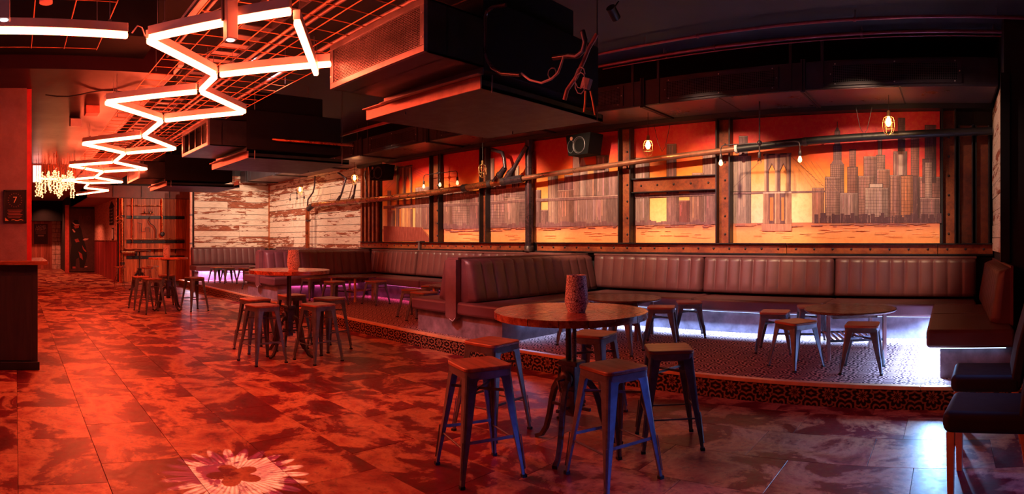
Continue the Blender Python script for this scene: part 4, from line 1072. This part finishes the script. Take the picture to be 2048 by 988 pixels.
def track_head(lab, loc, tgt, r=.05):
    t = thing('track_spotlight', lab, 'spotlight', loc)
    d = (Vector(tgt)-Vector(loc)).normalized(); p = Vector(loc) - d*.06
    M().tube([p - d*.14, p], r, 14).obj('barrel', black_paint, t, True)
    M().tube([p - d*.1, (loc[0], loc[1], 3.95)], .008, 6).obj('stem', black_paint, t, True)
for i, x in enumerate([-1.2, -3.3, -5.4, -7.6, -9.8]): track_head('small black ceiling spotlight aimed at mural panel %s from the right' % names[i].replace('nearest', 'first'), (x, 5.30, 3.72), (x-.1, 8.1, 1.9))
track_head('black ceiling spotlight over the walkway before the near double bench', (-5.75, 2.0, 3.9), (-5.75, 5.1, .75)); track_head('black ceiling spotlight between the second and third air handlers', (-10.0, 3.0, 3.6), (-12.0, 5.1, .7)); track_head('black ceiling spotlight behind the second air handler', (-9.6, 5.0, 3.7), (-8.6, 8, .95))

# ================================================================ LOUDSPEAKERS
def speaker(lab, cx, cz, yaw):
    t = thing('loudspeaker', lab, 'loudspeaker', (cx, 7.75, cz), yaw)
    b = M().prism([(-.21,-.17),(.21,-.17),(.27,.16),(-.27,.16)], -.14, .16, 'y'); b.obj('cabinet', simple('speaker_black', (.003,.003,.004), .7, bump=0, spec=.15), t, False, bevel=.012)
    M().lathe([(.125,-.155),(.135,-.15),(.135,-.14),(.11,-.145),(.06,-.10),(.001,-.09)], (.03, 0, -.02), 24, 'y', caps=False).obj('woofer', simple('cone_black', (.02,.02,.022), .35), t)
    M().tube([(.03+.13*cos(a*pi/12), -.15, -.02+.13*sin(a*pi/12)) for a in range(24)], .006, 6, True).obj('woofer_ring', galv, t)
    M().tube([(-.15+.07*cos(a*pi/10), -.148, -.03+.10*sin(a*pi/10)) for a in range(20)], .005, 6, True).obj('horn_ring', gun_steel, t)
    M().lathe([(.03,-.148),(.03,-.142)], (-.14, 0, .10), 12, 'y').obj('badge', simple('badge', (.6,.25,.18), .5), t)
    M().box((-.03, .16, -.05), (.03, .38, .05)).obj('wall_mount', black_steel, t)
    return t
p = A(1157, 290, 7.6); speaker('black two-way loudspeaker below the duct by the wide post', p[0], p[2]+.02, radians(-8))
p = A(752, 344, 7.6); speaker('black loudspeaker at the left end of the mural, by the caged bulb', p[0], p[2], radians(10))
t = thing('warning_plate', 'small pale plate hanging under the duct beside the left loudspeaker', 'sign', A(768, 331)); M().cbox(A(768,331), (.16,.01,.13), Matrix.Rotation(.3,3,'Y')).obj('plate', simple('pale_plate', (.6,.38,.36), .5), t, True)

# ================================================================ CAGE LAMPS AND BULB BRACKETS
def cage(lab, px, py, Y, on=True, drop=.12):
    c = Vector(atY(px, py, Y)); t = thing('caged_pendant', lab, 'pendant lamp', c)
    top = c.z + .13
    M().tube([(c.x, c.y, top), (c.x, c.y, 3.27)], .004, 6).obj('flex', black_paint, t, True)
    M().lathe([(.012,.06),(.022,.05),(.022,0),(.03,-.01),(.03,-.02)], (c.x, c.y, top-.02), 12).obj('lampholder', brass, t, True)
    M().lathe([(.012,.07),(.018,.05),(.034,.01),(.036,-.02),(.022,-.05),(.004,-.06)], (c.x, c.y, c.z+.03), 14).obj('bulb', bulb_on if on else glass, t, True)
    mb = M()
    for k_ in range(6):
        a = k_*pi/3
        mb.tube([(c.x+r_*cos(a), c.y+r_*sin(a), c.z+h_) for r_, h_ in ((.02,.10),(.06,.08),(.075,.03),(.075,-.06),(.055,-.11),(.01,-.14))], .0035, 5)
    for h_, r_ in ((.03,.075),(-.05,.077)): mb.tube([(c.x+r_*cos(q*pi/8), c.y+r_*sin(q*pi/8), c.z+h_) for q in range(16)], .0035, 5, True)
    mb.obj('cage', brass, t, True)
    if on: lamp('bulb_light', 'POINT', (c.x, c.y, c.z+.03), 16, (1, .42, .14), size=.05)
cage('lit caged pendant bulb over the right towers of the mural', 1777, 248, 7.45)
cage('lit caged pendant bulb between the two wide riveted posts', 1296, 294, 7.45)
cage('unlit caged pendant in front of a slim riveted post', 965, 340, 7.45, False)
cage('lit caged pendant bulb beside the left loudspeaker', 709, 358, 7.55)
cage('lit caged pendant bulb right of the plank wall corner', 600, 381, 7.55)
cage('lit caged pendant bulb in front of the far plank wall', 487, 394, 7.3)
def bracket(lab, px, py, Y, w_, lit, stem_top):
    c = Vector(atY(px, py, Y)); t = thing('bulb_bracket', lab, 'lamp bracket', c)
    M().tube([(c.x-w_, c.y, c.z-.13), (c.x-w_, c.y, c.z-.05), (c.x-w_+.015, c.y, c.z-.015), (c.x-w_+.05, c.y, c.z), (c.x+w_-.05, c.y, c.z), (c.x+w_-.015, c.y, c.z-.015), (c.x+w_, c.y, c.z-.05), (c.x+w_, c.y, c.z-.13)], .008, 8).obj('arm', old_iron, t, True)
    M().tube([(c.x, c.y, c.z-.14), (c.x, c.y, stem_top)], .010, 8).obj('stem', old_iron, t, True)
    M().ball((c.x, c.y, c.z), .036, 10).obj('hub', old_iron, t, True)
    for dx, on in zip((-w_, 0, w_), lit):
        M().lathe([(.016,.0),(.022,-.02),(.022,-.07),(.018,-.075)], (c.x+dx, c.y, c.z-.12), 10).obj('lampholder', old_iron, t, True)
        M().lathe([(.014,.0),(.020,-.015),(.030,-.045),(.026,-.07),(.006,-.085)], (c.x+dx, c.y, c.z-.195), 12).obj('bulb', bulb_dim if on else glass, t, True)
bracket('three-armed pipe lamp bracket in front of the bridge painting', 1519, 286, 7.45, .55, (1, 0, 1), 3.27)
bracket('three-armed pipe lamp bracket above the copper pipe, left', 880, 346, 7.9, .52, (1, 1, 1), 3.2)
bracket('small three-armed pipe lamp bracket on the plank wall', 594, 386, 7.9, .45, (0, 0, 0), 2.9)
for px0, lab in ((1308, 'thin black cable looping beside the caged bulb'), (1712, 'thin drooping black cable left of the right caged bulb')):
    q = [A(px0, 250 if px0 < 1500 else 215, 7.5), A(px0+8, 285 if px0 < 1500 else 255, 7.5), A(px0+16, 303 if px0 < 1500 else 268, 7.5), A(px0+22, 295 if px0<1500 else 260, 7.5), A(px0+32, 250 if px0 < 1500 else 215, 7.5)]
    pipe_thing('looped_cable', lab, 'cable', q, .004, black_paint, 5)

# ================================================================ BANQUETTES
def puff_grid(mb, O, U, V_, Nn, W_, Hh, nch, thick, lean, topr=.05, edge=.05, smooth_face=False):
    """a padded back: O = lower corner, U along, V_ up, Nn outward; nch upright channels"""
    O = Vector(O); U = Vector(U); V_ = Vector(V_); Nn = Vector(Nn)
    cols = []
    xs = []
    cw = W_/nch
    for c in range(nch):
        for q in (0.0, .06, .25, .5, .75, .94): xs.append((c*cw+q*cw, q))
    xs.append((W_, 0.0))
    vs_ = [0, .04, .12, .3, .5, .7, .85, .93, .98, 1.0]
    rows = []
    for v in vs_:
        row = []
        for x, q in xs:
            pf = (0 if q in (0.0,) else (.010 if q in (.06,.94) else .017 if q in (.25,.75) else .020)) if not smooth_face else .012
            fall = 1.0
            if v < .04: fall = .35
            if v > .93: fall = 1 - ((v-.93)/.07)**2*.9
            side = 1.0
            dx = min(x, W_-x)
            if dx < edge: side = .55 + .45*sqrt(max(0, 1-(1-dx/edge)**2))
            d = (thick*(1 - lean*v) * fall * side) + pf*(1 if .1 < v < .95 else .3)
            row.append(O + U*x + V_*(v*Hh) + Nn*d)
        rows.append(row)
    # back edge rows
    back = [[O + U*x + V_*(v*Hh) for x, q in xs] for v in (0, 1)]
    allr = [back[0]] + rows + [back[1]]
    n = len(xs); vs = [p for r in allr for p in r]; fs = []
    for i in range(len(allr)-1):
        for j in range(n-1): fs.append((i*n+j, i*n+j+1, (i+1)*n+j+1, (i+1)*n+j))
    if U.cross(V_).dot(Nn) < 0: fs = [f[::-1] for f in fs]
    mb.add(vs, fs, True)
    for j in (0, n-1):
        ring = [r[j] for r in allr]; mb.add(ring, [tuple(range(len(ring)))])
def seat_block(mb, x0, x1, y0, y1, z0, z1): mb.box((x0, y0, z0), (x1, y1, z1))
SZ0, SZ1 = .49, .655
def wall_bench(lab, xs, seat_split, led, ledw, nch=10):
    x0, x1 = xs[0], xs[-1]
    t = thing('banquette', lab, 'bench', ((x0+x1)/2, 7.75, PZ))
    M().box((x0, 7.50, PZ), (x1, 8.12, SZ0)).obj('plinth', kick_mat, t, True)
    for a_, b_ in zip(seat_split[:-1], seat_split[1:]):
        M().box((a_+.004, 7.33, SZ0), (b_-.004, 8.10, SZ1)).obj('seat_cushion', leather, t, True, bevel=.035, seg=4)
    for a_, b_ in zip(xs[:-1], xs[1:]):
        mb = M(); puff_grid(mb, (a_+.008, 8.08, SZ1+.02), (1,0,0), (0,0,1), (0,-1,0), b_-a_-.016, 1.215-SZ1-.02, nch, .20, .42)
        mb.obj('backrest', leather, t, True)
    M().box((x0, 7.97, 1.19), (x1, 8.125, 1.225)).obj('top_rail', leather_trim, t, True, bevel=.01)
    M().box((x0+.02, 7.44, SZ0-.012), (x1-.02, 7.455, SZ0-.002)).obj('led_strip', led, t, True)
    return t
wb1 = wall_bench('long brown leather wall banquette under the right half of the mural, lit blue below', [-5.44, -3.50, -1.57, .36], [-5.2, -3.4, -1.57, .34], led_blue, 1)
wb2 = wall_bench('middle brown leather wall banquette between the two double benches', [-11.69, -9.93, -7.97, -5.90], [-11.5, -9.1, -7.6, -6.3], led_pink, 1)
wb3 = wall_bench('far brown leather wall banquette below the whitewashed planks', [-17.05, -15.4, -13.8, -12.3], [-17.05, -15.0, -12.4], led_pink, 1)
def double_bench(lab, cx, y0, led):
    t = thing('double_banquette', lab, 'bench', (cx, 6.3, PZ))
    hw, kw = .84, .82
    M().box((cx-.80, y0+.10, PZ), (cx+.80, 7.40, SZ0)).obj('plinth', kick_mat, t, True)
    for s_ in (-1, 1):
        for a_, b_ in ((y0, 5.98), (5.99, 7.32)):
            aa, bb = sorted((cx + s_*.09, cx + s_*hw))
            M().box((aa, a_, SZ0), (bb, b_, SZ1)).obj('seat_cushion', leather, t, True, bevel=.04, seg=4)
        mb = M(); puff_grid(mb, (cx+s_*.09, y0+.08, SZ1-.01), (0,1,0), (0,0,1), (s_,0,0), 2.74, 1.215-SZ1, 13, .27, .50, edge=.03)
        mb.obj('backrest', leather, t, True)
        M().box((cx+s_*.79, y0+.14, SZ0-.012), (cx+s_*.775, 7.3, SZ0-.002)).obj('led_strip', led, t, True)
    M().box((cx-.085, y0+.10, SZ1-.1), (cx+.085, 7.3, 1.20)).box((cx-.085, 7.3, SZ1+.01), (cx+.085, 7.95, 1.20)).obj('spine', leather_trim, t, True)
    M().box((cx-.105, y0+.02, 1.185), (cx+.105, 8.0, 1.222)).obj('cap', leather_trim, t, True, bevel=.01)
    M().prism([(cx-.10, 1.19), (cx+.10, 1.19), (cx+.10, .46), (cx, .40), (cx-.10, .46)], y0-.012, y0+.075, 'y').obj('end_strap', leather_trim, t, True, bevel=.006)
    M().tube([(cx-.02, y0-.016, .435), (cx+.045, y0-.016, .41), (cx+.085, y0-.016, .45)], .004, 5).obj('torn_edge', white_metal, t, True)
    return t
double_bench('near double-sided brown leather bench with a strap down its end', -5.67, 5.10, led_blue)
double_bench('far double-sided brown leather bench behind the middle high table', -11.92, 5.14, led_pink)
t = thing('banquette', 'brown leather bench against the right wall, lit blue underneath', 'bench', (.2, 6.2, PZ))
M().box((-.09, 5.36, PZ), (.56, 7.48, SZ0)).obj('plinth', kick_mat, t, True)
for a_, b_ in ((5.24, 6.4), (6.41, 7.32)): M().box((-.21, a_, SZ0), (.58, b_, SZ1)).obj('seat_cushion', leather, t, True, bevel=.035, seg=4)
mb = M(); puff_grid(mb, (.575, 5.62, SZ1-.01), (0,1,0), (0,0,1), (-1,0,0), 2.25, 1.17-SZ1+.02, 10, .19, .50, edge=.03); mb.obj('backrest', leather, t, True)
M().box((.575, 5.60, .3), (.598, 8.1, 1.2)).obj('back_board', leather_trim, t, True)
M().box((-.17, 5.3, SZ0-.012), (-.155, 7.3, SZ0-.002)).box((-.17, 5.3, SZ0-.012), (.5, 5.315, SZ0-.002)).obj('led_strip', led_blue, t, True)
t = thing('banquette', 'far end brown leather bench along the whitewashed plank wall', 'bench', (-17.4, 6.7, PZ))
M().box((-17.82, 5.50, PZ), (-17.30, 8.0, SZ0)).obj('plinth', kick_mat, t, True)
for a_, b_ in ((5.36, 6.5), (6.51, 7.32)): M().box((-17.8, a_, SZ0), (-17.12, b_, SZ1)).obj('seat_cushion', leather, t, True, bevel=.035, seg=3)
mb = M(); puff_grid(mb, (-17.80, 5.40, SZ1-.01), (0,1,0), (0,0,1), (1,0,0), 2.5, 1.215-SZ1, 12, .22, .45, edge=.03); mb.obj('backrest', leather, t, True)
M().box((-17.2, 5.45, SZ0-.012), (-17.185, 7.3, SZ0-.002)).obj('led_strip', led_pink, t, True)
# light thrown by the LED strips
def led(loc, tgt, size, size_y, p, col):
    o = lamp('led_light', 'AREA', loc, p, col, tgt, size, size_y)
    return o
LB = (.24, .50, 1)
def ledx(x0, x1, y, z, p, col):
    o = lamp('led_light', 'AREA', ((x0+x1)/2, y-.05, z), p, col, None, x1-x0, .02); o.rotation_euler = (radians(-14), 0, 0); o.data.spread = radians(100); return o
def ledy(y0, y1, x, z, p, col, s_=1):
    o = lamp('led_light', 'AREA', (x, (y0+y1)/2, z), p, col, None, .02, y1-y0); o.rotation_euler = (0, radians(12*s_), 0); return o
ledx(-4.7, -.2, 7.44, .475, 190, LB)
ledy(5.4, 7.3, -.15, .475, 330, LB, -1)
ledy(5.5, 7.2, -4.86, .475, 10, LB, 1)
ledy(5.5, 7.2, -6.49, .475, 1.2, (1,.25,.6), -1)
ledx(-11.0, -6.6, 7.44, .475, 8, (1,.12,.45))
ledy(5.5, 7.2, -11.1, .475, 2.5, (1,.12,.45), 1)
ledx(-16.9, -12.9, 7.44, .475, 16, (.9,.25,.8))
ledy(5.5, 7.3, -17.2, .475, 40, (.9,.35,.85), 1)
lamp('led_light', 'AREA', (-17.45, 5.30, .46), 6, (1,.75,.95), (-17.3, 5.1, 0), .5, .03)

# ================================================================ STOOLS
def lshape(cx, cy_, sx, sy, w_, th, z):
    # folded sheet leg section at an outer corner (cx, cy_), arms running inwards
    r = min(.018, w_*.35)
    o = [(-w_, 0), (-r, 0), (-r*.3, -r*.3), (0, -r), (0, -w_)]
    i = [(-th, -w_), (-th, -r-th*.3), (-r*.3-th, -r*.3-th), (-r-th*.3, -th), (-w_, -th)]
    pts = [(cx + sx*a, cy_ + sy*b, z) for a, b in o + i]
    return pts if sx*sy > 0 else pts[::-1]
def make_stool(name, lab, cat, h, base, mat_, woodm, bars, grp):
    t = thing(name, lab, cat, (0,0,0), 0, grp)
    top, b2, zt = .150, base/2, h-.03
    for sx in (-1, 1):
        for sy in (-1, 1):
            rings = []
            for f in (0, .08, .5, .9, 1.0):
                c = top + (b2-top)*f; ww = .078 + (.024-.078)*min(1, f*1.05)
                if f == 0: ww = .11
                rings.append(lshape(sx*c, sy*c, sx, sy, ww, .010 + .004*f, zt*(1-f)+.012*f))
            o = M().loft(rings).obj('leg', mat_, t)
            # pressed rib in the lower half and rubber foot
            c1, c2 = top+(b2-top)*.60, top+(b2-top)*.92
            M().bar((sx*(c1+.002), sy*(c1+.002), zt*.40), (sx*(c2+.002), sy*(c2+.002), zt*.08), .012, .006, (sx, sy, 0)).obj('rib', mat_, o)
            M().cbox((sx*(b2-.010), sy*(b2-.010), .008), (.030, .030, .018)).obj('rubber_foot', rubber, o)
    # seat pan
    def rsq(a, r, z, n=5):
        pts = []
        for qx, qy, a0 in ((1,1,0),(-1,1,pi/2),(-1,-1,pi),(1,-1,3*pi/2)):
            for i in range(n+1):
                an = a0 + i*pi/2/n; pts.append((qx*(a-r)+r*cos(an), qy*(a-r)+r*sin(an), z))
        return pts
    M().loft([rsq(.152, .03, h-.072), rsq(.155, .035, h-.05), rsq(.158, .038, h-.024)], True).obj('seat_frame', mat_, t)
    M().loft([rsq(.156, .04, h-.024), rsq(.161, .042, h-.020), rsq(.161, .042, h-.006), rsq(.156, .038, h)], False).obj('seat', woodm, t, bevel=0)
    def at(z): 
        f = 1 - z/zt; return top + (b2-top)*f
    if bars:
        for i, z in enumerate((.215, .215, .25, .25)):
            c = at(z) - .012
            p, q = [((-c,-c,z),(c,-c,z)), ((-c,c,z),(c,c,z)), ((-c,-c,z),(-c,c,z)), ((c,-c,z),(c,c,z))][i]
            if i < 2: M().tube([p, q], .006, 6).obj('footrest', mat_, t)
            else: M().bar(p, q, .006, .018).obj('footrest', mat_, t)
        z = h-.16
    else: z = h-.13
    c = at(z) - .02
    M().bar((-c,-c,z), (c,c,z), .005, .018).bar((-c,c,z), (c,-c,z), .005, .018).obj('cross_brace', mat_, t)
    snapshot(t)
    return t
G1 = 'tall metal stools with wooden seats'
TH = .682
tall = make_stool('bar_stool', 'x', 'stool', TH, .43, gun_steel, seat_wood, True, None)
low = make_stool('low_stool', 'x', 'stool', .45, .40, gun_steel, seat_wood, False, None)
tall.location = (-2.65, 2.62, 0); tall.rotation_euler = (0,0,radians(-20))
tall['label'] = 'tall gunmetal stool nearest the camera, left of the near table leg'; tall['group'] = G1
for x, y, rz, lab in [(-3.15, 3.25, 3, 'tall stool just behind the front left one, dark red seat, at the near table'), (-1.95, 3.07, -20, 'tall stool right of the near table post, grained wooden seat'),
        (-1.94, 3.79, 36, 'tall stool farthest right at the near table, legs edged in blue'), (-2.77, 4.05, 8, 'tall stool behind the near table, mostly hidden by its top'),
        (-6.45, 2.84, 8, 'front left tall stool of the middle table'), (-7.15, 3.05, 6, 'tall stool behind the front left one at the middle table'), (-6.22, 3.47, 8, 'front right tall stool of the middle table'),
        (-6.80, 3.96, 12, 'tall stool behind the front right one at the middle table, beside the platform'), (-7.42, 3.72, 0, 'tall stool at the back of the middle table, behind its post'),
        (-12.15, 2.60, 5, 'farthest left tall stool of the third table'), (-11.45, 2.68, 8, 'front tall stool of the third table'), (-11.60, 3.60, 14, 'right tall stool of the third table, pale front legs'), (-12.5, 3.25, 0, 'tall stool hidden behind the third table post')]:
    dup(tall, (x, y, 0), radians(rz), lab, G1)
G2 = 'low metal stools with wooden seats'
low.location = (-3.33, 6.32, PZ); low.rotation_euler = (0,0,radians(22)); low['label'] = 'low stool tucked under the dark table left, front of the pair by the blue light'; low['group'] = G2
for x, y, rz, lab in [(-3.27, 6.97, 30, 'low stool behind the front one of the pair beside the blue-lit bench'), (-3.45, 5.60, 10, 'low stool behind the near high table, only legs seen'), (-4.2, 5.8, 20, 'low stool in the shade of the near double bench'),
        (-1.93, 6.38, 10, 'leftmost low stool of the right platform table'), (-1.50, 5.66, -33, 'low stool at the front left of the right platform table, turned corner-on'), (-.83, 5.61, 3, 'low stool at the front right of the right platform table, square-on'), (-1.66, 6.98, 20, 'low stool behind the right platform table, by the bench'),
        (-7.55, 5.98, 15, 'low stool left of the near double bench, whole leg showing'), (-7.05, 5.78, 5, 'low stool partly hidden by the cushion end of the near double bench'), (-7.95, 6.7, 30, 'low stool behind the two beside the near double bench'),
        (-9.5, 6.58, 12, 'low stool in the middle bay, alone right of the wooden-legged table'), (-9.86, 5.86, 5, 'low stool in the middle bay with bright pale front legs'), (-10.9, 5.92, 8, 'low stool behind the middle high table top, middle bay'),
        (-16.3, 5.75, 10, 'leftmost low stool of the far bay'), (-15.9, 5.95, 0, 'second low stool of the far bay, pale arch of front legs'), (-15.45, 6.3, 10, 'third low stool of the far bay, slim pale leg'), (-13.75, 5.8, 15, 'low stool left of the far double bench, curved legs')]:
    dup(low, (x, y, PZ), radians(rz), lab, G2)

# ================================================================ TABLES
def circle_planks(t, R, z0, z1, m, n, ang):
    w_ = 2*R/n
    for i in range(n):
        a, b = -R+i*w_+.0012, -R+(i+1)*w_-.0012
        a = max(a, -R+.002); b = min(b, R-.002)
        top = [(u, sqrt(max(0, R*R-u*u))) for u in [a+(b-a)*q/6 for q in range(7)]]
        pl = top + [(u, -v) for u, v in reversed(top)]
        pl = [(u*cos(ang)-v*sin(ang), u*sin(ang)+v*cos(ang)) for u, v in pl][::-1]
        M().prism(pl, z0, z1-.0005*(i % 2)).obj('plank', m, t, bevel=.003, seg=1)
def crank_table(lab, x, y, h, R, ang, legs, planks_n, m):
    t = thing('crank_table', lab, 'table', (x, y, 0), 0, 'high round crank tables')
    if planks_n: circle_planks(t, R, h-.045, h, m, planks_n, ang)
    else: M().lathe([(R-.004, h-.035), (R, h-.03), (R, h-.004), (R-.004, h)], (0,0,0), 40).obj('tabletop', m, t)
    M().lathe([(.16, h-.055), (.16, h-.046)], (0,0,0), 16).obj('mounting_plate', old_iron, t)
    M().tube([(-.022, 0, .5), (-.022, 0, h-.05)], .021, 12).obj('post', old_iron, t)
    mb = M().tube([(.028, 0, .30), (.028, 0, h-.05)], .013, 10)
    z = .56
    while z < h-.08: mb.lathe([(.013, 0), (.018, .004), (.013, .008)], (.028, 0, z), 10, caps=False); z += .011
    mb.obj('screw', gun_steel, t)
    M().box((-.055, -.045, .42), (.06, .045, .60)).box((-.075, -.055, .585), (.085, .055, .62)).box((-.035, -.035, .24), (.05, .035, .42)).obj('column', old_iron, t, bevel=.008)
    M().lathe([(.03, 0), (.055, .01), (.055, .03), (.03, .04)], (0, -.085, .50), 16, 'y').obj('gear', old_iron, t)
    M().tube([(-.05, 0, .58), (-.10, 0, .56), (-.105, 0, .47), (-.07, 0, .42)], .012, 8).obj('yoke', old_iron, t)
    M().tube([(0, -.05, .50), (0, -.15, .50), (.02, -.15, .44), (.09, -.15, .40)], .009, 8).obj('crank_handle', old_iron, t)
    for i in range(legs):
        a = ang*0 + radians(170) + i*2*pi/legs if legs == 3 else ang + i*2*pi/legs
        u = Vector((cos(a), sin(a), 0)); sd = Vector((-sin(a), cos(a), 0))
        prof = [(.03, .46, .05), (.08, .475, .048), (.13, .455, .045), (.17, .40, .042), (.20, .31, .038), (.225, .20, .034), (.26, .10, .032), (.31, .035, .030), (.37, .012, .026)]
        rings = []
        for k_, (r_, z_, tk) in enumerate(prof):
            p0 = prof[max(0, k_-1)]; p1 = prof[min(len(prof)-1, k_+1)]
            d = Vector((0,0,0)) + u*(p1[0]-p0[0]) + Vector((0,0,p1[1]-p0[1])); d.normalize(); nn = d.cross(sd).normalized()
            c = u*r_ + Vector((0,0,z_))
            rings.append([tuple(c + sd*(s1*.017) + nn*(s2*tk*.5)) for s1, s2 in ((-1,-1),(1,-1),(1,1),(-1,1))])
        M().loft(rings).obj('leg', old_iron, t, bevel=.004)
    M().bar((-.16, 0, .30), (.16, 0, .30), .02, .02).bar((0, -.16, .30), (0, .16, .30), .02, .02).obj('brace', old_iron, t)
    return t
T1 = crank_table('near high round table of planked wood on a cast-iron crank base', -2.44, 3.30, .960, .53, radians(48), 3, 6, top_wood)
T2 = crank_table('middle high round wooden table on a four-legged crank base', -6.72, 3.33, 1.07, .51, radians(25), 4, 6, top_wood)
T3 = crank_table('third high round table, dark edge, near the orange board wall', -11.88, 3.12, 1.08, .41, radians(25), 4, 0, top_wood)
T4 = crank_table('small farthest high round table before the orange board wall', -16.9, 3.58, 1.14, .34, radians(25), 4, 0, dark_top)
T4['group'] = 'high round crank tables'
def stage_table(lab, x, y, rz, legm, slats=True):
    t = thing('round_table', lab, 'table', (x, y, PZ), rz, 'low round tables on the platform')
    M().lathe([(.49, .475), (.505, .485), (.505, .497), (.495, .503)], (0,0,0), 48).obj('tabletop', dark_top, t)
    M().box((-.24, -.24, .42), (.24, -.215, .475)).box((-.24, .215, .42), (.24, .24, .475)).box((-.24, -.24, .42), (-.215, .24, .475)).box((.215, -.24, .42), (.24, .24, .475)).obj('apron', dark_top, t)
    for sx in (-1, 1):
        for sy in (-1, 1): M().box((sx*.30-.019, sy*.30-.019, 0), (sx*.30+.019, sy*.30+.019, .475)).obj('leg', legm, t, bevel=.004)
    for s_ in (-1, 1): M().bar((-.30, s_*.30, .20), (.30, s_*.30, .20), .016, .024).obj('rail', black_steel, t)
    for i in range(9): M().box((-.26+i*.06, -.29, .198), (-.235+i*.06, .29, .212)).obj('slat', top_wood, t)
    return t
stage_table('low dark round table on the right platform with a slatted shelf', -1.08, 6.40, radians(22), simple('brown_leg_wood', (.30,.13,.11), .45))  # plain brown wood for this table's legs
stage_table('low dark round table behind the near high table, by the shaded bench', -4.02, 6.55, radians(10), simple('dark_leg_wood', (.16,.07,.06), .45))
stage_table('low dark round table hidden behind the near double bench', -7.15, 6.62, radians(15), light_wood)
stage_table('low round table with orange wooden legs in the middle bay', -10.35, 6.58, radians(20), light_wood)
stage_table('low dark round table in the far bay', -15.0, 6.75, 0, light_wood)

# round wire stools at the farthest table
def wire_stool(first, lab, x, y):
    if first is None:
        t = thing('wire_stool', lab, 'stool', (x, y, 0), 0, 'round wire-legged stools')
        M().lathe([(.17, .62), (.18, .63), (.18, .65), (.16, .665)], (0,0,0), 24).obj('seat', seat_wood, t)
        for i in range(4):
            a = pi/4+i*pi/2
            M().tube([(.10*cos(a-.15), .10*sin(a-.15), .62), (.19*cos(a), .19*sin(a), .008), (.10*cos(a+.15), .10*sin(a+.15), .62)], .006, 5).obj('leg', copper, t)
        M().tube([(.165*cos(i*pi/8), .165*sin(i*pi/8), .20) for i in range(16)], .006, 5, True).obj('foot_ring', copper, t)
        M().tube([(.195*cos(i*pi/8), .195*sin(i*pi/8), .008) for i in range(16)], .006, 5, True).obj('floor_ring', copper, t)
        snapshot(t); return t
    return dup(first, (x, y, 0), 0, lab, 'round wire-legged stools')
ws = wire_stool(None, 'round wire-legged stool at the far left, by the copper riser', -17.1, 3.02)
wire_stool(ws, 'round wire-legged stool in front of the farthest table post', -16.5, 3.72); wire_stool(ws, 'round wire-legged stool behind the farthest table, right', -17.5, 4.12)

# lanterns
k = N('pierced_metal'); v = k.coord('Object')
vo = k.n('TexVoronoi', feature='DISTANCE_TO_EDGE', i_Vector=v, i_Scale=60.0).outputs[0]
hole = k.ramp(vo, [(.05, (1,1,1)), (.09, (0,0,0))])
k.setb(Base_Color=k.mix(hole, (.92,.80,.74), (.16,.09,.09)), Metallic=.1, Roughness=.34); k.bump(hole, .6, .003)
lantern_mat = k.m
def lantern(lab, x, y, z):
    t = thing('lantern', lab, 'lantern', (x, y, z), 0, 'pierced metal table lanterns')
    M().lathe([(.058, .0), (.060, .004), (.079, .062), (.080, .066)], (0,0,0), 32).obj('base', lantern_mat, t)
    M().lathe([(.080, .066), (.081, .070), (.066, .245), (.068, .250), (.062, .250), (.060, .240), (.06, .10)], (0,0,0), 32, caps=False).obj('shade', lantern_mat, t)
    return t
p = (-2.50+.005, 3.26+.02)
q = atZ(1148, 625, .965); lantern('pierced silver lantern standing on the near high table', q[0]-.03, q[1]+.07, .960)
q = atZ(580, 544, 1.07); lantern('pierced lantern lit orange, standing on the middle high table', -6.66, 3.36, 1.07)
lantern('pale pierced lantern standing on the third high table', -11.92, 3.10, 1.08)

# ================================================================ LEATHER DINING CHAIRS, RIGHT EDGE
def dining_chair(lab, x, y, yaw):
    t = thing('dining_chair', lab, 'chair', (x, y, 0), yaw, 'brown leather dining chairs')
    # seat faces local -X; back on +X side
    for sx in (-1, 1):
        for sy in (-1, 1):
            p = (sx*.205, sy*.20); q = (sx*.205+(.05 if sx > 0 else 0), sy*.20)
            r1_, r2_ = .018, .024
            M().loft([[(q[0]+a*r1_, q[1]+b*r1_, 0) for a, b in ((-1,-1),(1,-1),(1,1),(-1,1))], [(p[0]+a*r2_, p[1]+b*r2_, .37) for a, b in ((-1,-1),(1,-1),(1,1),(-1,1))]]).obj('leg', light_wood, t, bevel=.003)
    M().box((-.25, -.24, .365), (.25, .24, .49)).obj('seat', chair_leather, t, bevel=.045, seg=4)
    M().loft([[(.17, -.235, .42), (.25, -.235, .40), (.25, .235, .40), (.17, .235, .42)], [(.22, -.235, .70), (.295, -.235, .70), (.295, .235, .70), (.22, .235, .70)], [(.30, -.225, .98), (.36, -.225, .97), (.36, .225, .97), (.30, .225, .98)]]).obj('backrest', chair_leather, t, bevel=.02, seg=3)
    return t
dining_chair('near brown leather dining chair with orange wooden legs at the right edge', .235, 3.42+.10, radians(-8))
dining_chair('brown leather dining chair behind the near one, against the platform', .27, 4.42, radians(-4))
